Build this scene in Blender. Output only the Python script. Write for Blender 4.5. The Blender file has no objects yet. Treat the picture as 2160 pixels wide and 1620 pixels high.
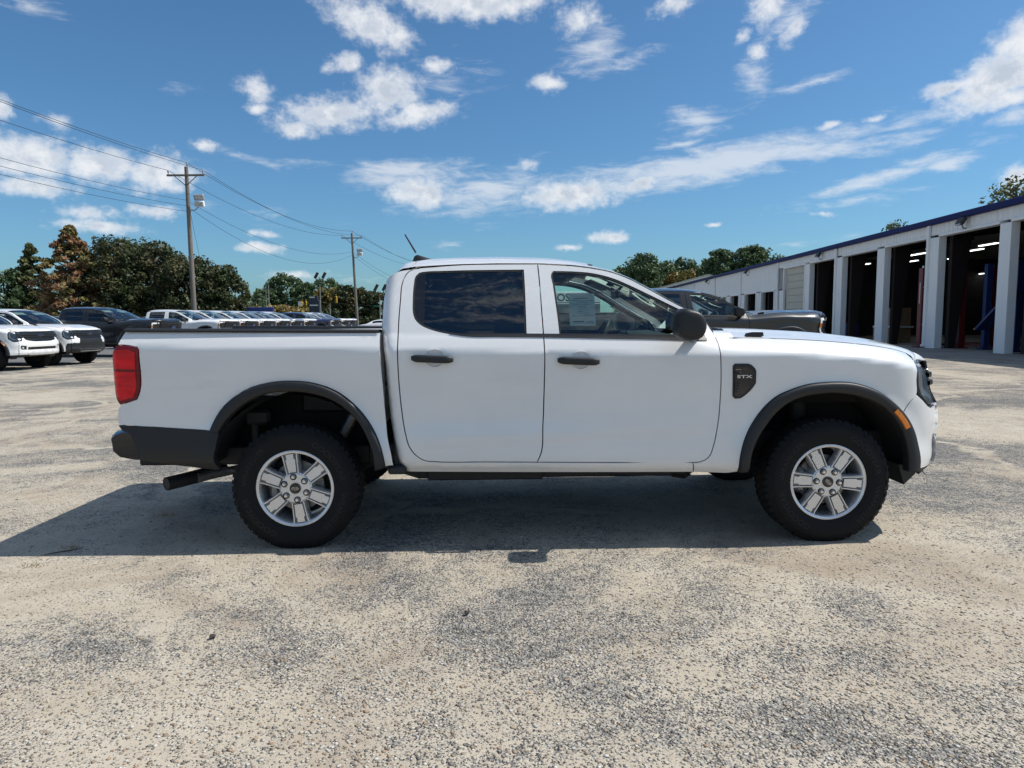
import bpy, bmesh, math, random
import numpy as np
from mathutils import Matrix, Vector
from mathutils.geometry import delaunay_2d_cdt
rnd = random.Random(7)
rng = np.random.default_rng(11)
S = bpy.context.scene
COL = S.collection

# ---------------------------------------------------------------- camera
FPX, CX, CY, VH, CAMH, ROLL = 1450.0, 1080.0, 810.0, 672.0, 1.395, 0.008
_p = math.atan((CY - VH) / FPX)
_F = np.array([0, math.cos(_p), -math.sin(_p)])
_U0 = np.array([0, math.sin(_p), math.cos(_p)])
_R0 = np.array([1.0, 0, 0])
_R = math.cos(ROLL) * _R0 - math.sin(ROLL) * _U0
_U = math.sin(ROLL) * _R0 + math.cos(ROLL) * _U0
cd = bpy.data.cameras.new("camera")
cam = bpy.data.objects.new("camera", cd)
COL.objects.link(cam)
S.camera = cam
cd.sensor_width = 36.0
cd.lens = 36.0 * FPX / 2160.0
cd.clip_start = 0.05
cd.clip_end = 6000
cam.matrix_world = Matrix([[_R[0], _U[0], -_F[0], 0], [_R[1], _U[1], -_F[1], 0], [_R[2], _U[2], -_F[2], CAMH], [0, 0, 0, 1]])
S.render.resolution_x, S.render.resolution_y = 1024, 768


def at(u, v, y):
    """world point at depth y seen at photograph position (u, v)"""
    r = _F + _R * (u - CX) / FPX - _U * (v - CY) / FPX
    return np.array([0, 0, CAMH]) + r * (y / r[1])


def ground_at(u, v, z=0.0):
    r = _F + _R * (u - CX) / FPX - _U * (v - CY) / FPX
    return np.array([0, 0, CAMH]) + r * ((z - CAMH) / r[2])


# ---------------------------------------------------------------- sun, sky, exposure
SUNV = Vector((0.70, 0.065, 1.0)).normalized()
SUN_EL = math.asin(SUNV.z)
SUN_AZ = math.atan2(SUNV.x, SUNV.y)
sd = bpy.data.lights.new("sun", 'SUN')
sd.energy = 3.9
sd.angle = math.radians(0.53)
sd.color = (1.0, 0.955, 0.88)
sun = bpy.data.objects.new("sun", sd)
COL.objects.link(sun)
sun.rotation_euler = SUNV.to_track_quat('Z', 'Y').to_euler()
sun.location = (20, 4, 40)
S.view_settings.view_transform = 'Standard'
S.view_settings.look = 'None'
S.view_settings.exposure = 0.35
S.view_settings.gamma = 1.0
S.view_settings.use_curve_mapping = False
S.render.engine = 'CYCLES'
S.cycles.transparent_max_bounces = 24
S.cycles.max_bounces = 8
S.cycles.caustics_reflective = False
S.cycles.caustics_refractive = False

W = bpy.data.worlds.new("World")
S.world = W
W.use_nodes = True
wn, wl = W.node_tree.nodes, W.node_tree.links
wn.clear()


def wmath(op, a, b=None, c=None, clamp=False):
    n = wn.new('ShaderNodeMath')
    n.operation = op
    n.use_clamp = clamp
    for i, x in enumerate((a, b, c)):
        if x is None:
            continue
        if isinstance(x, (int, float)):
            n.inputs[i].default_value = x
        else:
            wl.new(x, n.inputs[i])
    return n.outputs[0]


def wstep(x, a, b):
    n = wn.new('ShaderNodeMapRange')
    n.interpolation_type = 'SMOOTHSTEP'
    wl.new(x, n.inputs[0])
    n.inputs[1].default_value, n.inputs[2].default_value = a, b
    return n.outputs[0]


sky = wn.new('ShaderNodeTexSky')
sky.sky_type = 'NISHITA'
sky.sun_disc = False
sky.sun_elevation = SUN_EL
sky.sun_rotation = SUN_AZ
sky.altitude = 100
sky.air_density = 1.0
sky.dust_density = 1.0
sky.ozone_density = 2.2
tc = wn.new('ShaderNodeTexCoord')
sp = wn.new('ShaderNodeSeparateXYZ')
wl.new(tc.outputs['Generated'], sp.inputs[0])
az = wmath('MULTIPLY', wmath('ARCTAN2', sp.outputs[0], sp.outputs[1]), 180 / math.pi)
el = wmath('MULTIPLY', wmath('ARCSINE', sp.outputs[2]), 180 / math.pi)
ae = wn.new('ShaderNodeCombineXYZ')
wl.new(az, ae.inputs[0])
wl.new(el, ae.inputs[1])


def wnoise(scale, detail, rough, vec, dist=0.0):
    n = wn.new('ShaderNodeTexNoise')
    n.inputs['Scale'].default_value = scale
    n.inputs['Detail'].default_value = detail
    n.inputs['Roughness'].default_value = rough
    n.inputs['Distortion'].default_value = dist
    wl.new(vec, n.inputs['Vector'])
    return n


def wmap(vec, loc=(0, 0, 0), rot=0.0, scale=(1, 1, 1), typ='POINT'):
    n = wn.new('ShaderNodeMapping')
    n.vector_type = typ
    n.inputs['Location'].default_value = loc
    n.inputs['Rotation'].default_value = (0, 0, rot)
    n.inputs['Scale'].default_value = scale
    wl.new(vec, n.inputs['Vector'])
    return n.outputs[0]


# turbulence that frays every cloud edge
warp = wnoise(0.45, 4, 0.6, ae.outputs[0])
wv = wn.new('ShaderNodeVectorMath')
wv.operation = 'MULTIPLY_ADD'
wl.new(warp.outputs['Color'], wv.inputs[0])
wv.inputs[1].default_value = (1.5, 0.9, 0)
wl.new(ae.outputs[0], wv.inputs[2])
sh = wmap(wv.outputs[0], loc=(-0.75, -0.45, 0))
CUM =  [(-9.63, 17.55, 2.62, 1.67, 0, 1.1), (-14.07, 15.67, 4.31, 1.25, 5, 1), (-7.25, 15.89, 2.88, 0.98, 8, 1), (-16.78, 14.4, 1.63, 0.66, 0, 1), (-19.6, 16.88, 1.35, 0.93, 0, 0.9), (-19.48, 15.64, 1.11, 0.43, 0, 0.8), (-13.05, 19.24, 1.5, 0.65, 10, 0.95), (-5.74, 19.35, 1.32, 0.59, 0, 0.95), (-11.33, 22.06, 3.59, 1.44, -22, 1.0), (-8.98, 21.17, 1.34, 0.95, 0, 1), (-3.33, 23.89, 6.26, 1.51, 0, 1.15), (0.81, 23.59, 2.32, 1.01, 0, 1), (5.69, 22.4, 2.01, 1.16, 10, 0.75), (12.84, 22.9, 1.91, 0.78, 10, 0.7), (19.85, 22.07, 1.44, 1.24, 20, 0.95), (17.98, 20.37, 0.75, 0.42, 25, 0.8), (19.19, 19.31, 0.94, 0.63, 25, 0.85), (21.64, 20.51, 0.66, 1.55, -35, 0.8), (34.54, 15.21, 3.5, 1.63, 22, 1.25), (35.71, 16.92, 1.67, 1.69, 20, 1.2), (31.9, 15.1, 1.99, 0.58, 8, 1.0), (34.86, 14.02, 2.25, 0.79, 0, 1), (-34.3, 10.94, 3.25, 1.35, 0, 1.15), (-30.36, 10.76, 2.7, 1.27, 0, 1.1), (-26.52, 10.53, 2.6, 1.46, 5, 1), (-34.16, 8.99, 2.38, 0.78, -3, 1.05), (-35.6, 13.62, 0.62, 0.81, 0, 1), (-32.61, 13.35, 1.01, 0.58, 0, 0.6), (-23.42, 12.74, 1.01, 0.35, 0, 0.9), (-30.45, 6.67, 2.75, 0.51, 0, 0.95), (-26.96, 7.93, 1.69, 0.49, -4, 0.95), (-31.11, 7.56, 2.13, 0.5, 0, 0.75), (-19.91, 5.57, 1.9, 0.44, -3, 1), (-19.35, 6.62, 1.18, 0.3, 0, 0.8), (-7.37, 10.11, 2.86, 1.23, -6, 1.1), (3.16, 18.2, 1.42, 0.67, 0, 0.9), (4.95, 9.99, 4.76, 1.24, 3, 1.1), (8.02, 6.51, 1.76, 0.51, 0, 1), (4.75, 5.74, 1.09, 0.27, 0, 0.85), (10.44, 10.54, 2.59, 0.69, 10, 0.85), (24.6, 13.73, 0.99, 0.28, 5, 0.8), (15.99, 7.16, 0.58, 0.19, 8, 0.8), (35.76, 8.93, 1.02, 0.76, 15, 1), (-17.36, 3.51, 2.15, 0.41, 0, 0.7), (1.49, 12.08, 1.06, 0.54, 0, 0.7), (24.17, 7.49, 0.71, 0.21, 0, 0.7), (27.22, 13.79, 0.74, 0.27, 10, 0.6)]
WIS =  [(15.19, 11.57, 11.66, 1.34, 7, 1.15), (24.66, 11.95, 5.93, 0.63, 3, 0.9), (-8.67, 11.56, 4.82, 1.07, 3, 0.95), (-2.19, 10.18, 5.73, 1.87, 5, 0.85), (27.53, 9.81, 5.73, 0.55, 14, 0.9), (32.12, 10.33, 1.7, 0.59, 12, 0.95), (7.01, 20.15, 2.4, 1.55, 25, 0.75), (9.61, 19.53, 2.05, 0.66, 10, 0.6), (14.77, 15.08, 2.41, 0.89, -5, 0.85), (15.14, 14.21, 2.08, 0.44, 10, 0.7), (18.9, 17.64, 1.28, 1.28, -20, 0.85), (22.9, 16.71, 2.15, 0.42, 10, 0.75), (31.43, 13.49, 4.08, 0.49, 8, 0.85), (35.44, 12.64, 1.75, 0.5, 5, 0.85), (-21.47, 12.4, 2.45, 0.36, -3, 0.6), (13.36, 13.31, 2.66, 0.26, 8, 0.6), (21.46, 21.27, 1.78, 0.89, 30, 0.7), (-24.82, 16.43, 1.8, 0.28, 5, 0.35), (-4.75, 18.35, 2.83, 1.5, 10, 0.45), (-16.34, 11.98, 6.27, 0.37, 0, 0.3), (22.93, 5.59, 3.98, 0.36, 3, 0.35), (-5.73, 6.08, 1.55, 0.31, 0, 0.35), (-19.28, 8.18, 4.14, 0.52, -5, 0.4), (-33.7, 20.06, 1.69, 0.56, 0, 0.6), (26.04, 8.46, 4.37, 0.49, 4, 0.4), (-14.85, 3.2, 5.52, 0.38, 0, 0.45)]


def blobs(L, vec):
    m = None
    for a, e, ra, re, rot, w in L:
        v = wmap(vec, (a, e, 0), math.radians(rot), (ra * 1.42, re * 1.42, 1), 'TEXTURE')
        ln = wn.new('ShaderNodeVectorMath')
        ln.operation = 'LENGTH'
        wl.new(v, ln.inputs[0])
        k = wmath('MULTIPLY_ADD', ln.outputs['Value'], -w, w)
        m = k if m is None else wmath('MAXIMUM', m, k)
    return m


outside = wstep(wmath('ABSOLUTE', az), 40, 58)
over = wstep(el, 26, 38)
away = wmath('MAXIMUM', outside, over)
gen = wnoise(1.0, 7, 0.62, wmap(tc.outputs['Generated'], scale=(4.2, 5.5, 20.0)), 0.8)
genf = wmath('MULTIPLY', wmath('SUBTRACT', gen.outputs['Fac'], 0.455), 4.2)
genf = wmath('MULTIPLY_ADD', wmath('SUBTRACT', away, 1.0), 2.0, genf)
fine = wnoise(0.85, 8, 0.62, wmap(ae.outputs[0], scale=(1, 1.25, 1)))
fr = wmath('MULTIPLY', wmath('SUBTRACT', fine.outputs['Fac'], 0.5), 1.35)
cum = wmath('MAXIMUM', blobs(CUM, sh), genf)
cumd = wstep(wmath('ADD', cum, fr), 0.06, 0.92)
streak = wnoise(0.5, 7, 0.66, wmap(ae.outputs[0], rot=-0.12, scale=(0.55, 2.2, 1)), 0.4)
sf = wmath('MULTIPLY', wmath('SUBTRACT', streak.outputs['Fac'], 0.5), 2.0)
wis = wmath('MULTIPLY', wstep(wmath('ADD', blobs(WIS, sh), sf), 0.05, 1.0), 0.62)
dens = wmath('MAXIMUM', wmath('MULTIPLY', cumd, 0.93), wis)
above = wstep(el, 0.0, 1.5)
dens = wmath('MULTIPLY', dens, above)
# cloud body: bright tops, soft grey patches where the cloud is thick
core = wstep(wmath('ADD', cum, wmath('MULTIPLY', fr, 0.7)), 0.42, 1.0)
puff = wnoise(0.55, 5, 0.6, wmap(ae.outputs[0], loc=(3, 7.3, 0)))
greyf = wmath('MULTIPLY', core, wstep(puff.outputs['Fac'], 0.36, 0.62))
cc = wn.new('ShaderNodeMixRGB')
wl.new(greyf, cc.inputs[0])
cc.inputs[1].default_value = (0.86, 0.88, 0.91, 1)
cc.inputs[2].default_value = (0.55, 0.61, 0.70, 1)
b1 = wn.new('ShaderNodeBackground')
tint = wn.new('ShaderNodeMixRGB')
tint.blend_type = 'MULTIPLY'
tint.inputs[0].default_value = 1.0
tint.inputs[2].default_value = (0.44, 0.70, 0.86, 1)
wl.new(sky.outputs[0], tint.inputs[1])
wl.new(tint.outputs[0], b1.inputs['Color'])
b1.inputs['Strength'].default_value = 0.105
b2 = wn.new('ShaderNodeBackground')
wl.new(cc.outputs[0], b2.inputs['Color'])
b2.inputs['Strength'].default_value = 0.80
mx = wn.new('ShaderNodeMixShader')
wl.new(dens, mx.inputs[0])
wl.new(b1.outputs[0], mx.inputs[1])
wl.new(b2.outputs[0], mx.inputs[2])
wo = wn.new('ShaderNodeOutputWorld')
wl.new(mx.outputs[0], wo.inputs[0])

# ---------------------------------------------------------------- materials
MATS = {}


class NT:
    def __init__(s, name):
        s.m = bpy.data.materials.new(name)
        s.m.use_nodes = True
        s.n, s.l = s.m.node_tree.nodes, s.m.node_tree.links
        s.b = s.n['Principled BSDF']
        s.out = s.n['Material Output']
        s.tc = s.n.new('ShaderNodeTexCoord')
        MATS[name] = s.m

    def node(s, t, **kw):
        n = s.n.new(t)
        for k, v in kw.items():
            setattr(n, k, v)
        return n

    def put(s, sock, x):
        if isinstance(x, bpy.types.NodeSocket):
            s.l.new(x, sock)
        elif isinstance(x, tuple) and len(x) == 3 and sock.type == 'RGBA':
            sock.default_value = (*x, 1)
        else:
            sock.default_value = x

    def math(s, op, a, b=0.0, c=0.0, clamp=False):
        n = s.node('ShaderNodeMath', operation=op, use_clamp=clamp)
        for i, x in enumerate((a, b, c)):
            s.put(n.inputs[i], x)
        return n.outputs[0]

    def mix(s, f, a, b, blend='MIX'):
        n = s.node('ShaderNodeMixRGB', blend_type=blend)
        s.put(n.inputs[0], f)
        s.put(n.inputs[1], a)
        s.put(n.inputs[2], b)
        return n.outputs[0]

    def step(s, x, a, b, o0=0.0, o1=1.0, smooth=True):
        n = s.node('ShaderNodeMapRange', interpolation_type='SMOOTHSTEP' if smooth else 'LINEAR')
        s.put(n.inputs[0], x)
        for i, k in enumerate((a, b, o0, o1)):
            n.inputs[i + 1].default_value = k
        return n.outputs[0]

    def mapping(s, scale=(1, 1, 1), coord='Object', rot=(0, 0, 0), loc=(0, 0, 0)):
        n = s.node('ShaderNodeMapping')
        n.inputs['Scale'].default_value = scale
        n.inputs['Rotation'].default_value = rot
        n.inputs['Location'].default_value = loc
        s.l.new(s.tc.outputs[coord], n.inputs['Vector'])
        return n.outputs[0]

    def noise(s, scale, detail=4, rough=0.55, vec=None, dist=0.0):
        n = s.node('ShaderNodeTexNoise')
        n.inputs['Scale'].default_value = scale
        n.inputs['Detail'].default_value = detail
        n.inputs['Roughness'].default_value = rough
        n.inputs['Distortion'].default_value = dist
        s.l.new(vec if vec is not None else s.tc.outputs['Object'], n.inputs['Vector'])
        return n

    def voro(s, scale, vec=None, feature='F1', rand=1.0):
        n = s.node('ShaderNodeTexVoronoi', feature=feature)
        n.inputs['Scale'].default_value = scale
        n.inputs['Randomness'].default_value = rand
        s.l.new(vec if vec is not None else s.tc.outputs['Object'], n.inputs['Vector'])
        return n

    def bump(s, h, dist, strength=1.0, normal=None):
        n = s.node('ShaderNodeBump')
        n.inputs['Distance'].default_value = dist
        n.inputs['Strength'].default_value = strength
        s.put(n.inputs['Height'], h)
        if normal is not None:
            s.l.new(normal, n.inputs['Normal'])
        return n.outputs[0]

    def set(s, **kw):
        for k, v in kw.items():
            s.put(s.b.inputs[k.replace('_', ' ')], v)
        return s.m


def plain(name, col, rough=0.5, metal=0.0, var=0.12, scale=6.0, coat=0.0, bump=0.0, bscale=60, spec=None, coatrough=0.03):
    t = NT(name)
    nz = t.noise(scale, 5, 0.6)
    f = t.step(nz.outputs['Fac'], 0.3, 0.7)
    c = t.mix(f, tuple(k * (1 - var) for k in col), tuple(min(1, k * (1 + var)) for k in col))
    t.set(Base_Color=c, Roughness=t.step(nz.outputs['Fac'], 0.25, 0.75, max(0, rough - .05), min(1, rough + .05)), Metallic=metal,
          Coat_Weight=coat, Coat_Roughness=coatrough)
    if spec is not None:
        t.set(Specular_IOR_Level=spec)
    if bump:
        t.set(Normal=t.bump(t.noise(bscale, 3).outputs['Fac'], bump))
    return t.m


def paint(name, col, dirt=0.05, metal=0.0, rough=0.32, ior=1.6):
    t = NT(name)
    nz = t.noise(1.3, 6, 0.6)
    film = t.noise(9.0, 6, 0.7)
    f = t.math('MULTIPLY', t.step(nz.outputs['Fac'], 0.45, 0.75), dirt * 2)
    f2 = t.math('MULTIPLY', t.step(film.outputs['Fac'], 0.5, 0.8), dirt)
    c = t.mix(t.math('ADD', f, f2, clamp=True), col, (0.42, 0.37, 0.30))
    peel = t.noise(240, 2)
    wv_ = t.noise(1.0, 3, 0.5, t.mapping((1.1, 1.1, 5.0)))
    t.put(t.b.inputs['Coat Normal'], t.bump(wv_.outputs['Fac'], 0.010, 0.8))
    t.set(Base_Color=c, Roughness=rough, Metallic=metal, Coat_Weight=1.0, Coat_IOR=ior,
          Coat_Roughness=t.step(film.outputs['Fac'], 0.3, 0.8, 0.01, 0.05),
          Normal=t.bump(peel.outputs['Fac'], 0.00012, 0.35))
    return t.m


def glass(name, tint, refl=1.0, rough=0.0):
    t = NT(name)
    t.n.remove(t.b)
    tr = t.node('ShaderNodeBsdfTransparent')
    gl = t.node('ShaderNodeBsdfGlossy')
    fr = t.node('ShaderNodeFresnel')
    fr.inputs['IOR'].default_value = 1.52
    smear = t.noise(3.0, 5, 0.6)
    tr.inputs['Color'].default_value = (*tint, 1)
    gl.inputs['Color'].default_value = (0.95, 0.97, 1.0, 1)
    t.put(gl.inputs['Roughness'], t.step(smear.outputs['Fac'], 0.4, 0.8, rough, rough + 0.02))
    wav = t.noise(2.2, 2)
    nb = t.bump(wav.outputs['Fac'], 0.004, 0.5)
    t.l.new(nb, gl.inputs['Normal'])
    mxs = t.node('ShaderNodeMixShader')
    t.put(mxs.inputs[0], t.math('MULTIPLY', fr.outputs[0], refl, clamp=True))
    t.l.new(tr.outputs[0], mxs.inputs[1])
    t.l.new(gl.outputs[0], mxs.inputs[2])
    t.l.new(mxs.outputs[0], t.out.inputs['Surface'])
    return t.m


WHITE = paint('white_paint', (0.79, 0.79, 0.785), 0.035)
DARKBODY = paint('dark_grey_paint', (0.012, 0.0115, 0.0115), 0.008, 0.0, ior=1.4)
BLACKPAINT = paint('black_paint', (0.005, 0.005, 0.007), 0.006, ior=1.42)
NAVY = paint('navy_paint', (0.010, 0.018, 0.075), 0.015)
SILVER = paint('silver_paint', (0.45, 0.46, 0.47), 0.03, 0.6)
TRIM = plain('black_plastic', (0.012, 0.013, 0.015), 0.52, var=0.1, bump=0.0003, bscale=420)
GLOSSBLK = plain('gloss_black', (0.010, 0.010, 0.012), 0.14, coat=0.5)
RUBBER = plain('window_rubber', (0.014, 0.014, 0.015), 0.6)
TYRE = plain('tyre_rubber', (0.0085, 0.0085, 0.0095), 0.82, spec=0.3, var=0.25, scale=14, bump=0.0006, bscale=160)
TYRELET = plain('tyre_lettering', (0.0105, 0.0105, 0.012), 0.75)
ALLOY = plain('alloy_silver', (0.74, 0.75, 0.76), 0.30, 0.65, var=0.04)
ALLOYD = plain('alloy_recess_shade', (0.20, 0.20, 0.21), 0.5, 0.4, var=0.05)  # darker copy of the alloy: shade of the spoke grooves put into the colour
BLACKALLOY = plain('black_alloy', (0.018, 0.018, 0.021), 0.35, 0.3)
CHROME = plain('chrome', (0.78, 0.79, 0.80), 0.12, 1.0, var=0.03)
BARE = plain('cast_steel', (0.26, 0.25, 0.24), 0.5, 0.8, var=0.25, scale=30)
CHASSIS = plain('chassis_black', (0.011, 0.011, 0.012), 0.62, var=0.3, scale=9)
LINER = plain('wheel_well_liner', (0.010, 0.010, 0.011), 0.85)
FLOOR_IN = plain('cabin_plastic', (0.028, 0.030, 0.033), 0.65)
SEAT = plain('seat_cloth', (0.045, 0.047, 0.052), 0.9, bump=0.001, bscale=300)
HEADLINER = plain('headliner_cloth', (0.55, 0.55, 0.52), 0.95)
GLASS = glass('side_glass', (0.82, 0.97, 0.92), 1.6)
PRIVACY = glass('privacy_glass', (0.13, 0.14, 0.14), 2.1)
WSHIELD = glass('windscreen_glass', (0.52, 0.66, 0.62), 1.3)
LENS = glass('clear_lens', (0.86, 0.88, 0.90), 1.3)
PAPER = plain('printed_paper', (0.92, 0.93, 0.92), 0.8, var=0.03)
_m = PAPER.node_tree
_t = _m.nodes.new('ShaderNodeBsdfTranslucent')
_t.inputs['Color'].default_value = (.8, .82, .8, 1)
_x = _m.nodes.new('ShaderNodeMixShader')
_x.inputs[0].default_value = 0.3
_m.links.new(_m.nodes['Principled BSDF'].outputs[0], _x.inputs[1])
_m.links.new(_t.outputs[0], _x.inputs[2])
_m.links.new(_x.outputs[0], _m.nodes['Material Output'].inputs['Surface'])
INK = plain('grey_ink', (0.16, 0.17, 0.18), 0.8)
AMBER = plain('amber_lens', (0.72, 0.20, 0.012), 0.25, var=0.15, scale=60, coat=0.6)
BADGE = plain('badge_silver', (0.75, 0.76, 0.78), 0.25, 0.9)
EMBLEM = plain('emblem_blue', (0.015, 0.04, 0.14), 0.25, coat=0.5)
MIRRORGL = plain('mirror_glass', (0.7, 0.72, 0.74), 0.03, 1.0, var=0.01)
LAMPGREY = plain('lamp_reflector', (0.13, 0.135, 0.14), 0.3, 0.4)
DRL = plain('lamp_tube', (0.78, 0.79, 0.80), 0.25, coat=0.5)
SKID = plain('skid_silver', (0.74, 0.75, 0.76), 0.4, 0.05)
t = NT('tail_lamp_red')
vv = t.noise(26, 3, 0.5, t.mapping((0.4, 0.4, 1.0)))
rib = t.node('ShaderNodeTexWave', wave_type='BANDS', bands_direction='Z')
rib.inputs['Scale'].default_value = 46
rib.inputs['Distortion'].default_value = 0.6
t.l.new(t.tc.outputs['Object'], rib.inputs['Vector'])
t.set(Base_Color=t.mix(t.step(vv.outputs['Fac'], 0.35, 0.7), (0.58, 0.002, 0.008), (0.86, 0.006, 0.014)), Roughness=0.35, Specular_IOR_Level=0.25, Coat_Weight=0.35,
      Coat_Roughness=0.03, Normal=t.bump(rib.outputs['Fac'], 0.002, 0.4))
TAIL = t.m
TAILD = plain('tail_lamp_dark', (0.16, 0.002, 0.006), 0.25, coat=0.3, spec=0.3)

# ---------------------------------------------------------------- helpers
def cr(x, xs, ys):
    """monotone cubic interpolation"""
    xs = np.asarray(xs, float)
    ys = np.asarray(ys, float)
    x = np.clip(np.asarray(x, float), xs[0], xs[-1])
    h = np.diff(xs)
    d = np.diff(ys) / h
    m = np.zeros_like(ys)
    m[0], m[-1] = d[0], d[-1]
    for i in range(1, len(xs) - 1):
        if d[i - 1] * d[i] > 0:
            m[i] = 2 * d[i - 1] * d[i] / (d[i - 1] + d[i])
    k = np.clip(np.searchsorted(xs, x) - 1, 0, len(h) - 1)
    t = (x - xs[k]) / h[k]
    return (2 * t**3 - 3 * t**2 + 1) * ys[k] + (t**3 - 2 * t * t + t) * h[k] * m[k] + (-2 * t**3 + 3 * t * t) * ys[k + 1] + (t**3 - t * t) * h[k] * m[k + 1]


def sst(a, b, x):
    t = np.clip((np.asarray(x, float) - a) / (b - a), 0, 1)
    return t * t * (3 - 2 * t)


WARP = [None]      # vertex warp used while a larger body is built


def mk(name, verts, faces, mat, parent=None, smooth=True, angle=35, normals=None, warp=True, midx=None):
    """one mesh object; parent None = top level"""
    v = np.asarray(verts, float).reshape(-1, 3)
    if warp and WARP[0] is not None:
        v = WARP[0](v)
        normals = None
    me = bpy.data.meshes.new(name)
    me.from_pydata(v.tolist(), [], faces)
    for m in (mat if isinstance(mat, (list, tuple)) else [mat]):
        me.materials.append(m)
    if midx is not None:
        me.polygons.foreach_set('material_index', midx)
    if smooth:
        me.polygons.foreach_set('use_smooth', [True] * len(me.polygons))
        if normals is None:
            me.set_sharp_from_angle(angle=math.radians(angle))
        else:
            me.normals_split_custom_set_from_vertices(np.asarray(normals, float).tolist())
    me.update()
    o = bpy.data.objects.new(name, me)
    COL.objects.link(o)
    if parent is not None:
        o.parent = parent
    return o


def tag(o, label, cat, group=None):
    o['label'] = label
    o['category'] = cat
    if group:
        o['group'] = group
    return o


def thing(name, label, cat, loc=(0, 0, 0), rz=0.0, group=None):
    o = bpy.data.objects.new(name, None)
    o.empty_display_size = 0.3
    COL.objects.link(o)
    o.location = [float(k) for k in loc]
    o.rotation_euler = (0, 0, rz)
    return tag(o, label, cat, group)


def structure(name, verts, faces, mat, **kw):
    o = mk(name, verts, faces, mat, **kw)
    o['kind'] = 'structure'
    return o


def dup(root, loc, rz, label=None, group=None, swap=None, scale=None):
    """copy of a thing with copies of its parts and sub-parts; swap changes paint"""
    def cp(o, par):
        c = o.copy()
        COL.objects.link(c)
        c.parent = par
        if swap and c.type == 'MESH':
            for sl in c.material_slots:
                if sl.material in swap:
                    nm = swap[sl.material]
                    sl.link = 'OBJECT'
                    sl.material = nm
        for ch in kids.get(o, ()):
            cp(ch, c)
        return c
    kids = {}
    for o in root.children_recursive:
        kids.setdefault(o.parent, []).append(o)
    r = cp(root, None)
    r.location = [float(k) for k in loc]
    r.rotation_euler = (0, 0, rz)
    if scale:
        r.scale = (scale,) * 3
    if label:
        r['label'] = label
    if group:
        r['group'] = group
    return r


# topology of a chamfered box, shared by every box below
def _rb_topo():
    bm = bmesh.new()
    P = []
    for sx in (-1, 1):
        for sy in (-1, 1):
            for sz in (-1, 1):
                for k in range(3):
                    p = [sx * .9, sy * .9, sz * .9]
                    p[k] = (sx, sy, sz)[k] * 1.0
                    P.append((p, (sx, sy, sz), k))
    vs = [bm.verts.new(p[0]) for p in P]
    bmesh.ops.convex_hull(bm, input=vs)
    bmesh.ops.dissolve_limit(bm, angle_limit=0.01, verts=bm.verts, edges=bm.edges)
    bm.verts.index_update()
    F = [[v.index for v in f.verts] for f in bm.faces]
    bm.free()
    return P, F


_RBP, _RBF = _rb_topo()


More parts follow.
